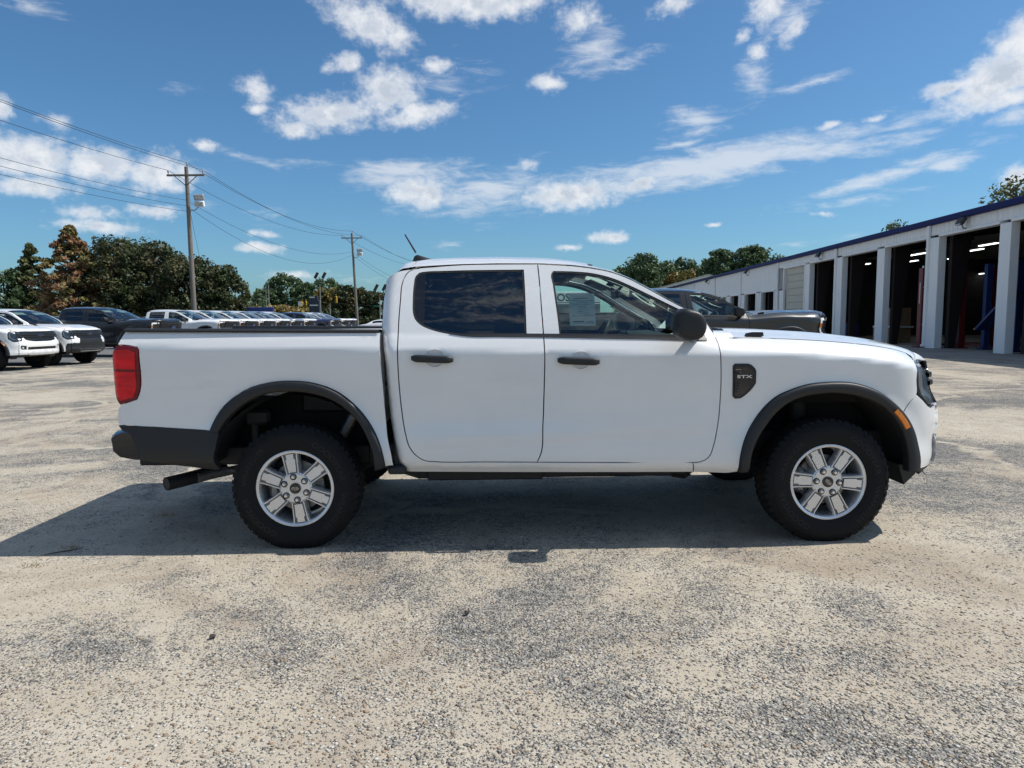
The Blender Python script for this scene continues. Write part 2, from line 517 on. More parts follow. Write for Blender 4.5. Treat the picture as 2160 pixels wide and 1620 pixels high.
class Geo:
    """collects simple shapes into one mesh"""
    def __init__(s):
        s.v, s.f, s.mi, s.cur = [], [], [], 0

    def add(s, v, f):
        b = len(s.v)
        s.v += [tuple(map(float, p)) for p in v]
        s.f += [[i + b for i in q] for q in f]
        s.mi += [s.cur] * len(f)
        return s

    def box(s, c, d, rot=None, r=None, basis=None):
        c = np.array(c, float)
        h = np.array(d, float) / 2
        r = min(0.012, 0.24 * 2 * h.min()) if r is None else min(r, 0.9 * h.min())
        V = []
        for p, sg, k in _RBP:
            q = [sg[i] * (h[i] - r) for i in range(3)]
            q[k] = sg[k] * h[k]
            V.append(q)
        V = np.array(V)
        if rot is not None:
            V = V @ np.array(Matrix.Rotation(rot[1], 3, rot[0])).T
        if basis is not None:
            V = V @ np.array(basis)          # rows = local axes in world
        return s.add(V + c, _RBF)

    def hexa(s, lo, hi):
        """box from 4 lower and 4 upper corners"""
        return s.add(list(lo) + list(hi), [[3, 2, 1, 0], [4, 5, 6, 7], [0, 1, 5, 4], [1, 2, 6, 5], [2, 3, 7, 6], [3, 0, 4, 7]])

    def tube(s, path, rad, n=10, cap=True):
        P = np.array(path, float)
        R = np.broadcast_to(np.array(rad, float), (len(P),))
        T = np.gradient(P, axis=0)
        T /= np.linalg.norm(T, axis=1)[:, None] + 1e-12
        up = np.array([0, 0, 1.0]) if abs(T[0, 2]) < .9 else np.array([1.0, 0, 0])
        V = []
        for p, tt, r in zip(P, T, R):
            a = np.cross(tt, up)
            a /= np.linalg.norm(a) + 1e-12
            b = np.cross(a, tt)
            for k in range(n):
                q = 2 * math.pi * k / n
                V.append(p + r * (math.cos(q) * a + math.sin(q) * b))
        F = []
        for i in range(len(P) - 1):
            for k in range(n):
                F.append([i * n + k, i * n + (k + 1) % n, (i + 1) * n + (k + 1) % n, (i + 1) * n + k])
        if cap:
            F.append([k for k in range(n)][::-1])
            F.append([(len(P) - 1) * n + k for k in range(n)])
        return s.add(V, F)

    def lathe(s, prof, n=32, axis='y', c=(0, 0, 0), closed=False):
        """prof = (radius, offset along axis)"""
        V = []
        for r, a in prof:
            for k in range(n):
                q = 2 * math.pi * k / n
                x, z = r * math.cos(q), r * math.sin(q)
                V.append({'y': (x, a, z), 'z': (x, z, a), 'x': (a, x, z)}[axis])
        V = np.array(V) + np.array(c)
        F = []
        m = len(prof)
        for i in range(m - (0 if closed else 1)):
            j = (i + 1) % m
            for k in range(n):
                F.append([i * n + k, i * n + (k + 1) % n, j * n + (k + 1) % n, j * n + k])
        return s.add(V, F)

    def grid(s, P, wrap=False):
        P = np.asarray(P, float)
        n, m = P.shape[:2]
        F = []
        for i in range(n - 1):
            for j in range(m if wrap else m - 1):
                k = (j + 1) % m
                F.append([i * m + j, i * m + k, (i + 1) * m + k, (i + 1) * m + j])
        return s.add(P.reshape(-1, 3), F)

    def prism(s, poly, a, b, axis):
        """extrude a 2-D polygon between a and b along axis ('x','y','z')"""
        n = len(poly)
        V = []
        for h in (a, b):
            for p, q in poly:
                V.append({'x': (h, p, q), 'y': (p, h, q), 'z': (p, q, h)}[axis])
        F = [[i, (i + 1) % n, n + (i + 1) % n, n + i] for i in range(n)] + [list(range(n))[::-1], list(range(n, 2 * n))]
        return s.add(V, F)

    def mirror_y(s):
        n = len(s.v)
        s.v += [(x, -y, z) for x, y, z in s.v]
        s.f += [[i + n for i in f][::-1] for f in s.f]
        s.mi += s.mi
        return s

    def build(s, name, mat, parent=None, **kw):
        if isinstance(mat, (list, tuple)):
            kw['midx'] = s.mi
        return mk(name, s.v, s.f, mat, parent, **kw)


_FONT = {}


def text_flat(txt, shear=0.0, bold=0.0):
    """flat filled outline of a word, height of a capital = 1, left at 0: (verts 2-D, faces)"""
    key = (txt, shear, bold)
    if key not in _FONT:
        c = bpy.data.curves.new('t', 'FONT')
        c.body = txt
        c.shear = shear
        c.offset = bold
        c.resolution_u = 3
        o = bpy.data.objects.new('t', c)
        COL.objects.link(o)
        me = bpy.data.meshes.new_from_object(o.evaluated_get(bpy.context.evaluated_depsgraph_get()))
        V = np.array([v.co[:2] for v in me.vertices])
        F = [list(p.vertices) for p in me.polygons]
        bpy.data.objects.remove(o)
        bpy.data.curves.remove(c)
        bpy.data.meshes.remove(me)
        V = V / 0.7
        V[:, 0] -= V[:, 0].min()
        _FONT[key] = (V, F)
    return _FONT[key]


# ---------------------------------------------------------------- ground
t = NT('worn_gravel_lot')
pos = t.node('ShaderNodeNewGeometry').outputs['Position']
ns1 = t.noise(0.42, 7, 0.62, pos, 0.6)
ns2 = t.noise(2.3, 6, 0.65, pos)
ns3 = t.noise(11, 4, 0.6, pos)
patch = t.math('ADD', t.math('MULTIPLY', ns1.outputs['Fac'], 0.72), t.math('MULTIPLY', ns2.outputs['Fac'], 0.28))
rough_f = t.step(patch, 0.405, 0.62)               # 0 = loose sand, 1 = bare worn aggregate
peb = t.voro(84, pos)
peb2 = t.voro(150, pos)
big = t.voro(33, pos)
sep = t.node('ShaderNodeSeparateColor')
t.l.new(peb.outputs['Color'], sep.inputs[0])
sep2 = t.node('ShaderNodeSeparateColor')
t.l.new(big.outputs['Color'], sep2.inputs[0])
sep3 = t.node('ShaderNodeSeparateColor')
t.l.new(peb2.outputs['Color'], sep3.inputs[0])
ramp = t.node('ShaderNodeValToRGB')
ramp.color_ramp.interpolation = 'CONSTANT'
els = ramp.color_ramp.elements
cols = [(0.0, (.50, .47, .42)), (.22, (.36, .34, .31)), (.42, (.22, .21, .20)), (.55, (.46, .41, .33)), (.68, (.11, .11, .115)), (.82, (.56, .53, .48)), (.93, (.30, .20, .13))]
els[0].position, els[0].color = 0.0, (*cols[0][1], 1)
els[1].position, els[1].color = cols[1][0], (*cols[1][1], 1)
for p_, c_ in cols[2:]:
    e_ = els.new(p_)
    e_.color = (*c_, 1)
t.l.new(sep.outputs[0], ramp.inputs[0])
gr1 = t.noise(34, 3, 0.7, pos)
gr2 = t.noise(13, 4, 0.75, pos)
binder = t.mix(t.step(ns3.outputs['Fac'], 0.3, 0.7), (0.060, 0.062, 0.068), (0.16, 0.158, 0.152))
agg = t.mix(t.step(peb.outputs['Distance'], 0.30, 0.62), ramp.outputs[0], binder)
agg = t.mix(t.math('MULTIPLY', t.step(sep3.outputs[0], 0.55, 0.9), 0.5), agg, (0.44, 0.41, 0.36))
agg = t.mix(t.step(t.math('ADD', t.math('MULTIPLY', gr1.outputs['Fac'], .6), t.math('MULTIPLY', gr2.outputs['Fac'], .4)), 0.42, 0.60), t.mix(0.65, agg, (0.070, 0.070, 0.072)), t.mix(0.45, agg, (0.47, 0.445, 0.40)))
sand = t.mix(t.step(ns2.outputs['Fac'], 0.3, 0.72), (0.43, 0.372, 0.29), (0.51, 0.455, 0.37))
sand = t.mix(t.math('MULTIPLY', t.step(ns3.outputs['Fac'], 0.45, 0.75), 0.35), sand, (0.37, 0.315, 0.24))
stain = t.noise(0.8, 5, 0.6, pos, 1.2)
sand = t.mix(t.math('MULTIPLY', t.step(stain.outputs['Fac'], 0.48, 0.68), 0.65), sand, (0.30, 0.235, 0.175))
# single stones lying in the sand
lone = t.math('MULTIPLY', t.step(sep.outputs[1], 0.62, 0.64), t.math('SUBTRACT', 1.0, t.step(peb.outputs['Distance'], 0.20, 0.36)))
sand = t.mix(lone, sand, t.mix(0.35, ramp.outputs[0], (0.20, 0.16, 0.12)))
fine_f = t.math('ADD', t.math('MULTIPLY', ns3.outputs['Fac'], 0.5), t.math('MULTIPLY', sep3.outputs[1], 0.5))
edge = t.step(t.math('ADD', rough_f, t.math('MULTIPLY', t.math('SUBTRACT', fine_f, 0.5), 1.7)), 0.30, 0.70)
# sand-filled seams where the old surface has cracked
wob = t.noise(0.9, 5, 0.6, pos)
vwob = t.node('ShaderNodeVectorMath', operation='MULTIPLY_ADD')
t.l.new(wob.outputs['Color'], vwob.inputs[0])
vwob.inputs[1].default_value = (1.7, 1.7, 0)
t.l.new(pos, vwob.inputs[2])
seam = t.voro(0.30, vwob.outputs[0], 'DISTANCE_TO_EDGE')
seamf = t.math('MULTIPLY', t.math('SUBTRACT', 1.0, t.step(seam.outputs['Distance'], 0.006, 0.030)), t.step(ns1.outputs['Fac'], 0.40, 0.5))
edge = t.math('MULTIPLY', edge, t.math('SUBTRACT', 1.0, t.math('MULTIPLY', seamf, 0.92)))
colr = t.mix(edge, sand, agg)
pebh = t.math('SUBTRACT', 1.0, t.step(peb.outputs['Distance'], 0.05, 0.62))
hgt = t.math('MULTIPLY', pebh, t.math('MAXIMUM', t.math('MULTIPLY', edge, 0.9), lone))
hgt = t.math('ADD', hgt, t.math('MULTIPLY', sep3.outputs[2], 0.14))
hgt = t.math('ADD', hgt, t.math('MULTIPLY', ns3.outputs['Fac'], 0.35))
t.set(Base_Color=colr, Roughness=0.92, Specular_IOR_Level=0.25, Normal=t.bump(hgt, 0.014, 1.0))
GRAVEL = t.m

g = Geo()
NXY = 1500.0
structure('ground', [(-NXY, -120, 0), (NXY, -120, 0), (NXY, 2 * NXY, 0), (-NXY, 2 * NXY, 0)], [[0, 1, 2, 3]], GRAVEL, smooth=False)

t = NT('old_asphalt')
pos = t.node('ShaderNodeNewGeometry').outputs['Position']
a1 = t.noise(0.6, 6, 0.6, pos)
a2 = t.noise(70, 3, 0.6, pos)
t.set(Base_Color=t.mix(t.step(a1.outputs['Fac'], 0.3, 0.7), t.mix(a2.outputs['Fac'], (.075, .078, .085), (.13, .132, .14)), t.mix(a2.outputs['Fac'], (.11, .11, .115), (.19, .185, .18))),
      Roughness=0.9, Normal=t.bump(a2.outputs['Fac'], 0.006, 0.8))
ASPHALT = t.m
t = NT('stained_concrete')
pos = t.node('ShaderNodeNewGeometry').outputs['Position']
a1 = t.noise(0.9, 7, 0.65, pos, 0.5)
a2 = t.noise(40, 3, 0.6, pos)
t.set(Base_Color=t.mix(t.step(a1.outputs['Fac'], 0.3, 0.7), (.24, .19, .13), t.mix(a2.outputs['Fac'], (.26, .25, .24), (.36, .35, .33))), Roughness=0.88, Normal=t.bump(a2.outputs['Fac'], 0.004, 0.6))
CONCRETE = t.m

# asphalt parking lot along the left side, with a crumbling edge
ed = []
for i, yy in enumerate(np.linspace(9, 74, 131)):
    ed.append((-15.75 + 0.16 * (yy - 23) * (yy < 32) + 1.44 * (yy >= 32) + 0.10 * math.sin(yy * 1.9) + 0.13 * rnd.uniform(-1, 1), yy))
V = [(-70, y_, 0.004) for _, y_ in ed] + [(x_, y_, 0.004) for x_, y_ in ed]
n_ = len(ed)
structure('asphalt_lot', V, [[i, n_ + i, n_ + i + 1, i + 1] for i in range(n_ - 1)], ASPHALT, smooth=False)
# road beyond the lot
structure('road', [(-300, 76, 0.004), (300, 76, 0.004), (300, 88, 0.004), (-300, 88, 0.004)], [[0, 1, 2, 3]], ASPHALT, smooth=False)
t = NT('dry_grass_verge')
pos = t.node('ShaderNodeNewGeometry').outputs['Position']
a1 = t.noise(0.5, 6, 0.65, pos)
t.set(Base_Color=t.mix(t.step(a1.outputs['Fac'], 0.3, 0.7), (.10, .105, .035), (.22, .19, .08)), Roughness=0.95)
VERGE = t.m
structure('grass_verge', [(-500, 88.1, 0.006), (500, 88.1, 0.006), (500, 900, 0.006), (-500, 900, 0.006)], [[0, 1, 2, 3]], VERGE, smooth=False)

# loose stones: real geometry near the camera
def stones(n, ymin, ymax, smin, smax, name):
    u = rng.random(n)
    y = 1.0 / (1.0 / ymin + u * (1.0 / ymax - 1.0 / ymin))          # denser close up
    x = (rng.random(n) * 2 - 1) * (y * 0.92 + 0.9)
    dens = 0.5 + 0.5 * np.sin(x * 1.7 + 1.3 * np.sin(y * 1.1 + 0.6)) * np.sin(y * 2.1 + 1.9 * np.sin(x * 0.8))
    keep = rng.random(n) < (0.30 + 0.70 * dens)
    x, y = x[keep], y[keep]
    n = len(x)
    s = smin + (smax - smin) * rng.random(n)**3.2
    base = np.array([[1, 0, 0], [.3, .95, .1], [-.8, .6, -.1], [-.85, -.55, .1], [.25, -.95, 0], [.1, .1, .85], [0, 0, -.7]], float)
    tri = np.array([[0, 1, 5], [1, 2, 5], [2, 3, 5], [3, 4, 5], [4, 0, 5], [1, 0, 6], [2, 1, 6], [3, 2, 6], [4, 3, 6], [0, 4, 6]])
    P = base[None] * (1 + 0.45 * (rng.random((n, 7, 3)) - .5))
    P[..., 0] *= (0.8 + 0.6 * rng.random(n))[:, None]
    P[..., 2] *= (0.32 + 0.33 * rng.random(n))[:, None]
    a = rng.random(n) * 2 * np.pi
    ca, sa = np.cos(a)[:, None], np.sin(a)[:, None]
    X = P[..., 0] * ca - P[..., 1] * sa
    Y = P[..., 0] * sa + P[..., 1] * ca
    Q = np.stack([X, Y, P[..., 2]], -1) * s[:, None, None]
    Q[..., 0] += x[:, None]
    Q[..., 1] += y[:, None]
    Q[..., 2] += (s * 0.06)[:, None]
    F = (tri[None] + 7 * np.arange(n)[:, None, None]).reshape(-1, 3)
    me = bpy.data.meshes.new(name)
    me.vertices.add(n * 7)
    me.vertices.foreach_set('co', Q.reshape(-1))
    me.loops.add(len(F) * 3)
    me.loops.foreach_set('vertex_index', F.reshape(-1).astype(np.int32))
    me.polygons.add(len(F))
    me.polygons.foreach_set('loop_start', np.arange(0, len(F) * 3, 3, dtype=np.int32))
    me.update(calc_edges=True)
    me.polygons.foreach_set('use_smooth', np.ones(len(F), bool))
    at_ = me.attributes.new('tone', 'FLOAT', 'POINT')
    at_.data.foreach_set('value', np.repeat(rng.random(n), 7).astype(np.float32))
    o = bpy.data.objects.new(name, me)
    COL.objects.link(o)
    o['kind'] = 'stuff'
    return o


t = NT('pebble')
at_ = t.node('ShaderNodeAttribute', attribute_name='tone')
rp = t.node('ShaderNodeValToRGB')
el_ = rp.color_ramp.elements
pc = [(0, (.50, .46, .39)), (.25, (.38, .33, .26)), (.42, (.27, .20, .14)), (.55, (.16, .14, .125)), (.68, (.46, .43, .39)), (.80, (.36, .24, .14)), (.88, (.60, .57, .52)), (.95, (.10, .095, .09))]
rp.color_ramp.interpolation = 'CONSTANT'
el_[0].position, el_[0].color = 0, (*pc[0][1], 1)
el_[1].position, el_[1].color = pc[1][0], (*pc[1][1], 1)
for p_, c_ in pc[2:]:
    e_ = el_.new(p_)
    e_.color = (*c_, 1)
t.l.new(at_.outputs['Fac'], rp.inputs[0])
nz_ = t.noise(90, 3)
t.set(Base_Color=t.mix(t.math('MULTIPLY', nz_.outputs['Fac'], 0.4), rp.outputs[0], (.30, .27, .22)), Roughness=0.85)
PEBBLE = t.m
stn = stones(120000, 1.7, 12.0, 0.0018, 0.0098, 'gravel')
stn.data.materials.append(PEBBLE)

# ---------------------------------------------------------------- service building on the right
BA = np.array([17.52, 23.94])
BD = np.array([0.05315, 0.99859])
BRZ = math.atan2(-BD[0], BD[1])          # local +Y runs along the front wall, local -X faces the lot
t = NT('white_siding')
n1 = t.noise(0.8, 6, 0.6)
n2 = t.noise(5, 5, 0.65, t.mapping((1, 1, 0.12)))
t.set(Base_Color=t.mix(t.math('MULTIPLY', t.step(n2.outputs['Fac'], 0.5, 0.8), 0.35), t.mix(n1.outputs['Fac'], (.80, .81, .81), (.86, .86, .855)), (.52, .50, .45)), Roughness=0.5)
SIDING = t.m
BLUETRIM = plain('blue_trim', (0.010, 0.018, 0.105), 0.6, var=0.12, spec=0.2)
DOORBEIGE = plain('beige_door', (0.52, 0.50, 0.43), 0.55, var=0.08)
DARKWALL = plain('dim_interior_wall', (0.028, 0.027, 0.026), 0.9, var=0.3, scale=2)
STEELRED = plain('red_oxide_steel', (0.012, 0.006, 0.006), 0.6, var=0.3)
LIFTRED = plain('lift_red', (0.13, 0.008, 0.012), 0.4, var=0.2)
LIFTBLUE = plain('lift_blue', (0.010, 0.028, 0.12), 0.4, var=0.2)
ROOFMETAL = plain('roof_metal', (0.48, 0.49, 0.48), 0.45, 0.2)
LAMPHOUS = plain('lamp_housing', (0.035, 0.032, 0.03), 0.5)
t = NT('shop_tube_light')
t.b.inputs['Emission Color'].default_value = (0.95, 1.0, 0.98, 1)
t.b.inputs['Emission Strength'].default_value = 2.6
t.set(Base_Color=(0.9, 0.9, 0.9))
TUBE = t.m
LAMPGLASS = plain('lamp_glass', (0.45, 0.46, 0.44), 0.15, coat=0.5)
YELLOW = plain('safety_yellow', (0.72, 0.52, 0.03), 0.5)
CARTON = plain('cardboard', (0.30, 0.19, 0.11), 0.85, var=0.15)

B = thing('service_garage', 'long white metal service garage with open bays and blue roof edge', 'building', (BA[0], BA[1], 0), BRZ)
EAVE, TH, DEEP = 5.38, 0.25, 19.0
S0, S1 = -14.0, 69.8
OPEN = [(-9.3, -5.1, 4.63), (-3.9, 0.48, 4.63), (1.09, 4.95, 4.63), (5.80, 9.57, 4.63), (10.32, 14.37, 4.63), (15.31, 19.11, 4.63), (19.9, 23.74, 4.63),
        (25.74, 28.7, 3.2), (30.08, 33.19, 3.2), (34.96, 37.62, 3.2), (39.17, 40.8, 3.2)]


def siding(s0, s1, z0, z1, name='siding_panel'):
    """ribbed sheet facing -X: flat pans with raised ribs every 0.30 m"""
    g = Geo()
    cols_ = []
    k = s0
    pts = []
    while k < s1 - 1e-4:
        e = min(k + 0.305, s1)
        w = e - k
        pts += [(k, 0.0), (k + w * .80, 0.0), (k + w * .86, -0.028), (k + w * .94, -0.028)]
        k = e
    pts.append((s1, 0.0))
    P = [[(x_, y_, z0) for y_, x_ in pts], [(x_, y_, z1) for y_, x_ in pts]]
    g.grid(P)
    n = len(pts)
    # returns so the sheet has thickness at its edges
    g.grid([[(x_, y_, z0) for y_, x_ in pts], [(0.03, y_, z0) for y_, x_ in pts]])
    g.build(name, SIDING, B, smooth=False)


# header strips over the doors, full panels between them; one sheet per 0.915 m
def sheet_run(s0, s1, z0, z1):
    n = max(1, round((s1 - s0) / 0.915))
    w = (s1 - s0) / n
    for i in range(n):
        siding(s0 + i * w + 0.003, s0 + (i + 1) * w - 0.003, z0, z1)


def pier(s0, s1, z1):
    Geo().box((TH / 2 - 0.02, (s0 + s1) / 2, z1 / 2), (TH + 0.06, s1 - s0, z1), r=0.01).build('pier', SIDING, B, smooth=False)


prev = S0
for i, (a, b, h) in enumerate(OPEN):
    if h > 4:
        pier(prev, a, h)
        if a - prev > 1.5:
            sheet_run(prev + .02, a - .02, 0.05, h) if False else None
    else:
        sheet_run(prev, a, 0.02, h)
        Geo().box((TH / 2 + 0.02, (prev + a) / 2, h / 2), (TH - 0.03, a - prev, h), r=0.005).build('wall_core', SIDING, B, smooth=False)
    # door casing, proud of the sheets
    gg = Geo()
    if h < 4 or i == 6:
        for e, sg in ((a, -1), (b, 1)):
            gg.box((TH / 2 - 0.04, e + sg * 0.06, h / 2 + .03), (TH + 0.10, 0.12, h + 0.06), r=0.006)
    gg.box((TH / 2 - 0.035, (a + b) / 2, h + 0.05), (TH + 0.09, b - a + (0.26 if (h < 4 or i == 6) else 0.0), 0.10), r=0.006)
    gg.build('door_casing', SIDING, B, smooth=False)
    prev = b
sheet_run(OPEN[-1][1], S1, 0.02, 3.2)
Geo().box((TH / 2 + 0.02, (OPEN[-1][1] + S1) / 2, 1.6), (TH - 0.03, S1 - OPEN[-1][1], 3.2), r=0.005).build('wall_core', SIDING, B, smooth=False)
# upper band above the doors
split = 24.9
sheet_run(S0, split, 4.735, EAVE - 0.2)
sheet_run(split, S1, 3.30, EAVE - 0.2)
g = Geo()
g.box((TH / 2 + .02, (S0 + split) / 2, (4.74 + EAVE) / 2), (TH - 0.03, split - S0, EAVE - 4.74), r=0.005)
g.box((TH / 2 + .02, (split + S1) / 2, (3.3 + EAVE) / 2), (TH - 0.03, S1 - split, EAVE - 3.3), r=0.005)
g.build('header_wall', SIDING, B, smooth=False)
# gutter / roof edge
g = Geo()
g.box((-0.10, (S0 + S1) / 2, EAVE - 0.10), (0.24, S1 - S0 + 0.3, 0.24), r=0.03)
g.build('roof_edge_trim', BLUETRIM, B, smooth=False)
# roof: low gable with standing ribs, and closed end and back walls
g = Geo()
RID = EAVE + 1.1
g.hexa([(0.03, S0, EAVE - .06), (0.03, S1, EAVE - .06), (DEEP / 2, S1, RID - .06), (DEEP / 2, S0, RID - .06)],
       [(0.03, S0, EAVE + .03), (0.03, S1, EAVE + .03), (DEEP / 2, S1, RID + .03), (DEEP / 2, S0, RID + .03)])
g.hexa([(DEEP, S0, EAVE - .06), (DEEP, S1, EAVE - .06), (DEEP / 2, S1, RID - .061), (DEEP / 2, S0, RID - .061)],
       [(DEEP, S0, EAVE + .03), (DEEP, S1, EAVE + .03), (DEEP / 2, S1, RID + .031), (DEEP / 2, S0, RID + .031)])
g.build('roof', [ROOFMETAL], B, smooth=False)
g = Geo()
for s_ in (S0, S1):
    sg = 1 if s_ == S0 else -1
    g.hexa([(0.05, s_, 0), (DEEP, s_, 0), (DEEP, s_ + sg * .2, 0), (0.05, s_ + sg * .2, 0)], [(0.05, s_, EAVE - .08), (DEEP, s_, EAVE - .08), (DEEP, s_ + sg * .2, EAVE - .08), (0.05, s_ + sg * .2, EAVE - .08)])
    g.prism([(0.05, EAVE - .08), (DEEP, EAVE - .08), (DEEP / 2, RID - .08)], s_, s_ + sg * .18, 'y')
g.build('end_wall', SIDING, B, smooth=False)
# back wall with window openings
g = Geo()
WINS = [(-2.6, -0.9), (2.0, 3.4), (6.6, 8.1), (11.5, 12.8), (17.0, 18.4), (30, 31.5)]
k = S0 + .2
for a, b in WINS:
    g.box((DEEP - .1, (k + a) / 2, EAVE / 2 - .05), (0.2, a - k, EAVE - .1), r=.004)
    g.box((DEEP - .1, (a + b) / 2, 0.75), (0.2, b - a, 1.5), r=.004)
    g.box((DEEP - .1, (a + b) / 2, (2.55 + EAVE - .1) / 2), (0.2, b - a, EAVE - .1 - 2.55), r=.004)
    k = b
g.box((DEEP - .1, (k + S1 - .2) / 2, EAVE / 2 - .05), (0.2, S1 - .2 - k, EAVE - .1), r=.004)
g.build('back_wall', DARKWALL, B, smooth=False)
for a, b in WINS:
    f = Geo()
    f.box((DEEP - .1, a + .03, 2.02), (.08, .05, 1.0), r=.004).box((DEEP - .1, b - .03, 2.02), (.08, .05, 1.0), r=.004).box((DEEP - .1, (a + b) / 2, 2.02), (.08, b - a - .12, .05), r=.004)
    fo = f.build('window', TRIM, B, smooth=False)
    Geo().box((DEEP - .07, (a + b) / 2, 2.02), (.008, b - a - .1, .98), r=.002).build('pane', GLASS, fo, smooth=False)
# inner lining: cross walls, columns, floor
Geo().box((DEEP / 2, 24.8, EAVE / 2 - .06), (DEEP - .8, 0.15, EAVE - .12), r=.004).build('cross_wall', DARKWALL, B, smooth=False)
Geo().box((DEEP / 2 + .2, (S0 + S1) / 2, 0.006), (DEEP - .1, S1 - S0 - .5, 0.012), r=.002).build('floor_slab', CONCRETE, B, smooth=False)
g = Geo()
for i in range(12):
    y_ = -9.3 + i * 4.7 - .02
    g.prism([(0.34, 0), (0.62, 0), (1.15, EAVE - .35), (0.34, EAVE - .35)], y_ - .12, y_ + .12, 'y')
    g.prism([(0.34, EAVE - .40), (1.4, EAVE - .40), (DEEP / 2, RID - .55), (DEEP / 2, RID - .10), (0.34, EAVE - .10)], y_ - .1, y_ + .1, 'y')
g.build('steel_frame', STEELRED, B, smooth=False)
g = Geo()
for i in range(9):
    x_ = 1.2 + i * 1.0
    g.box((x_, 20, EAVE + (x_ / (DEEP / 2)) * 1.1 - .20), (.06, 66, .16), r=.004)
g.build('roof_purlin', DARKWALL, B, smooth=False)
# downspouts
for s_ in (5.68, 15.15, 24.94, 34.4, 43.34, 53.1):
    g = Geo()
    top = EAVE - .22
    g.box((-0.085, s_, (top + .12) / 2), (.11, .17, top - .12), r=.015)
    g.box((-0.12, s_, .10), (.16, .15, .10), r=.012)
    for z_ in (1.0, 2.6, 4.2):
        g.box((-0.085, s_, z_), (.116, .23, .035), r=.004)
    g.build('downspout', SIDING, B, smooth=False)
# wall flood lamps
for s_ in (3.08, 17.22, 32.27, 46.1):
    g = Geo()
    g.tube([(-.03, s_, 4.72), (-.18, s_, 4.74), (-.24, s_, 4.86)], .022, 8)
    c_, r_ = math.cos(.55), math.sin(.55)
    bas = [(c_, 0, -r_), (0, 1, 0), (r_, 0, c_)]
    g.box((-.28, s_, 5.0), (.16, .40, .30), basis=bas, r=.03)
    lo_ = g.build('flood_lamp', LAMPHOUS, B, smooth=False)
    Geo().box((-.352, s_, 4.955), (.03, .34, .24), basis=bas, r=.008).build('lamp_glass', LAMPGLASS, lo_, smooth=False)
# the one closed door
for i in range(6):
    z0 = 1.86 + i * (4.63 - 1.86) / 6
    hh = (4.63 - 1.86) / 6
    g = Geo()
    g.box((.13, 21.82, z0 + hh / 2), (.05, 3.70, hh - .016), r=.008)
    for k in range(3):
        g.box((.10, 21.82, z0 + hh * (k + .5) / 3), (.02, 3.66, .03), r=.004)
    g.build('door_slat', DOORBEIGE, B, smooth=False)
g = Geo()
g.box((.13, 21.82, .66), (.05, 3.70, 1.3), r=.008)
g.box((.13, 21.82, 1.745), (.05, 3.70, .20), r=.008)
for k in range(5):
    g.box((.13, 20.02 + k * .90, 1.475), (.05, .30 if 0 < k < 4 else .12, .326), r=.005)
g.build('door_bottom_panel', SIDING, B, smooth=False)
for k in range(4):
    Geo().box((.14, 20.46 + k * .905, 1.475), (.012, .60, .32), r=.002).build('door_window', GLOSSBLK, B, smooth=False)
# concrete apron in front
V = []
for s_ in np.linspace(S0, S1, 40):
    for x_ in (-3.0 - .25 * math.sin(s_ * .7) - .1 * math.sin(s_ * 2.3), 0.1):
        w_ = BA + BD * s_ + np.array([BD[1], -BD[0]]) * x_
        V.append((w_[0], w_[1], 0.004))
structure('apron', V, [[2 * i, 2 * i + 1, 2 * i + 3, 2 * i + 2] for i in range(39)], CONCRETE, smooth=False)


def bw(x, s, z=0.0):
    w = BA + BD * s + np.array([BD[1], -BD[0]]) * x
    return (w[0], w[1], z)


# second building behind, grey gable roof
B2 = thing('warehouse', 'low pale warehouse with grey gable roof behind the service garage', 'building', (26.0, 118.0, 0), BRZ)
g = Geo()
g.box((6.0, 6.0, 3.0), (16, 24, 6.0), r=.01)
g.prism([(-2, 6.0), (14, 6.0), (6, 8.1)], -5.98, 17.98, 'y')
g.build('wall', SIDING, B2, smooth=False)
g = Geo()
for a in (-1, 1):
    g.hexa([(6 + a * 8.4, -6.3, 5.92), (6 + a * 8.4, 18.3, 5.92), (6, 18.3, 8.12), (6, -6.3, 8.12)][::a], [(6 + a * 8.4, -6.3, 6.06), (6 + a * 8.4, 18.3, 6.06), (6, 18.3, 8.26), (6, -6.3, 8.26)][::a])
g.build('roof', ROOFMETAL, B2, smooth=False)

# shop seen through the cab windows
wp = at(1160, 690, 74)
SH = thing('shop_building', 'grey shop with white letter board seen through the front side window', 'building', (wp[0] - 6, 74, 0))
gx = 74 / 1450
x1 = at(1266, 650, 74)[0] - (wp[0] - 6)
zt = at(1200, 616, 74)[2]
zb_ = at(1200, 638, 74)[2]
Geo().box((x1 / 2, 4.0, zb_ / 2), (x1, 8, zb_), r=.01).build('wall', plain('grey_stucco', (.16, .165, .165), .9, var=.15), SH, smooth=False)
Geo().box((x1 / 2, 3.9, (zt + zb_) / 2 + .01), (x1 + .2, 8.2, zt - zb_), r=.05).build('fascia', plain('white_fascia', (.72, .73, .72), .6), SH, smooth=False)
Geo().box((x1 / 2, -.10, zb_ - .12), (x1 + .1, .16, .10), r=.01).build('band', SIDING, SH, smooth=False)
tv, tf = text_flat('OSCO', 0, 0.02)
hgt_ = 16.5 * gx
g = Geo()
xo = at(1174.5, 628, 74)[0] - (wp[0] - 6)
g.add([(xo + p[0] * hgt_ * .93, -.235, zb_ + .16 * hgt_ + p[1] * hgt_ * .93) for p in tv], tf)
g.build('sign_lettering', plain('dark_green_letters', (.012, .05, .05), .6), SH, smooth=False)
g = Geo()
g.box((6.0 + 1.2, -.05, .9), (2.4, .1, 1.9), r=.01).box((6.0 + 4.0, -.05, 1.05), (1.6, .1, 2.1), r=.01)
g.build('shop_window', GLOSSBLK, SH, smooth=False)
Geo().box((7.2, -.14, at(1190, 665, 74)[2]), (3.6, .06, .22), r=.01).build('red_stripe', LIFTRED, SH, smooth=False)

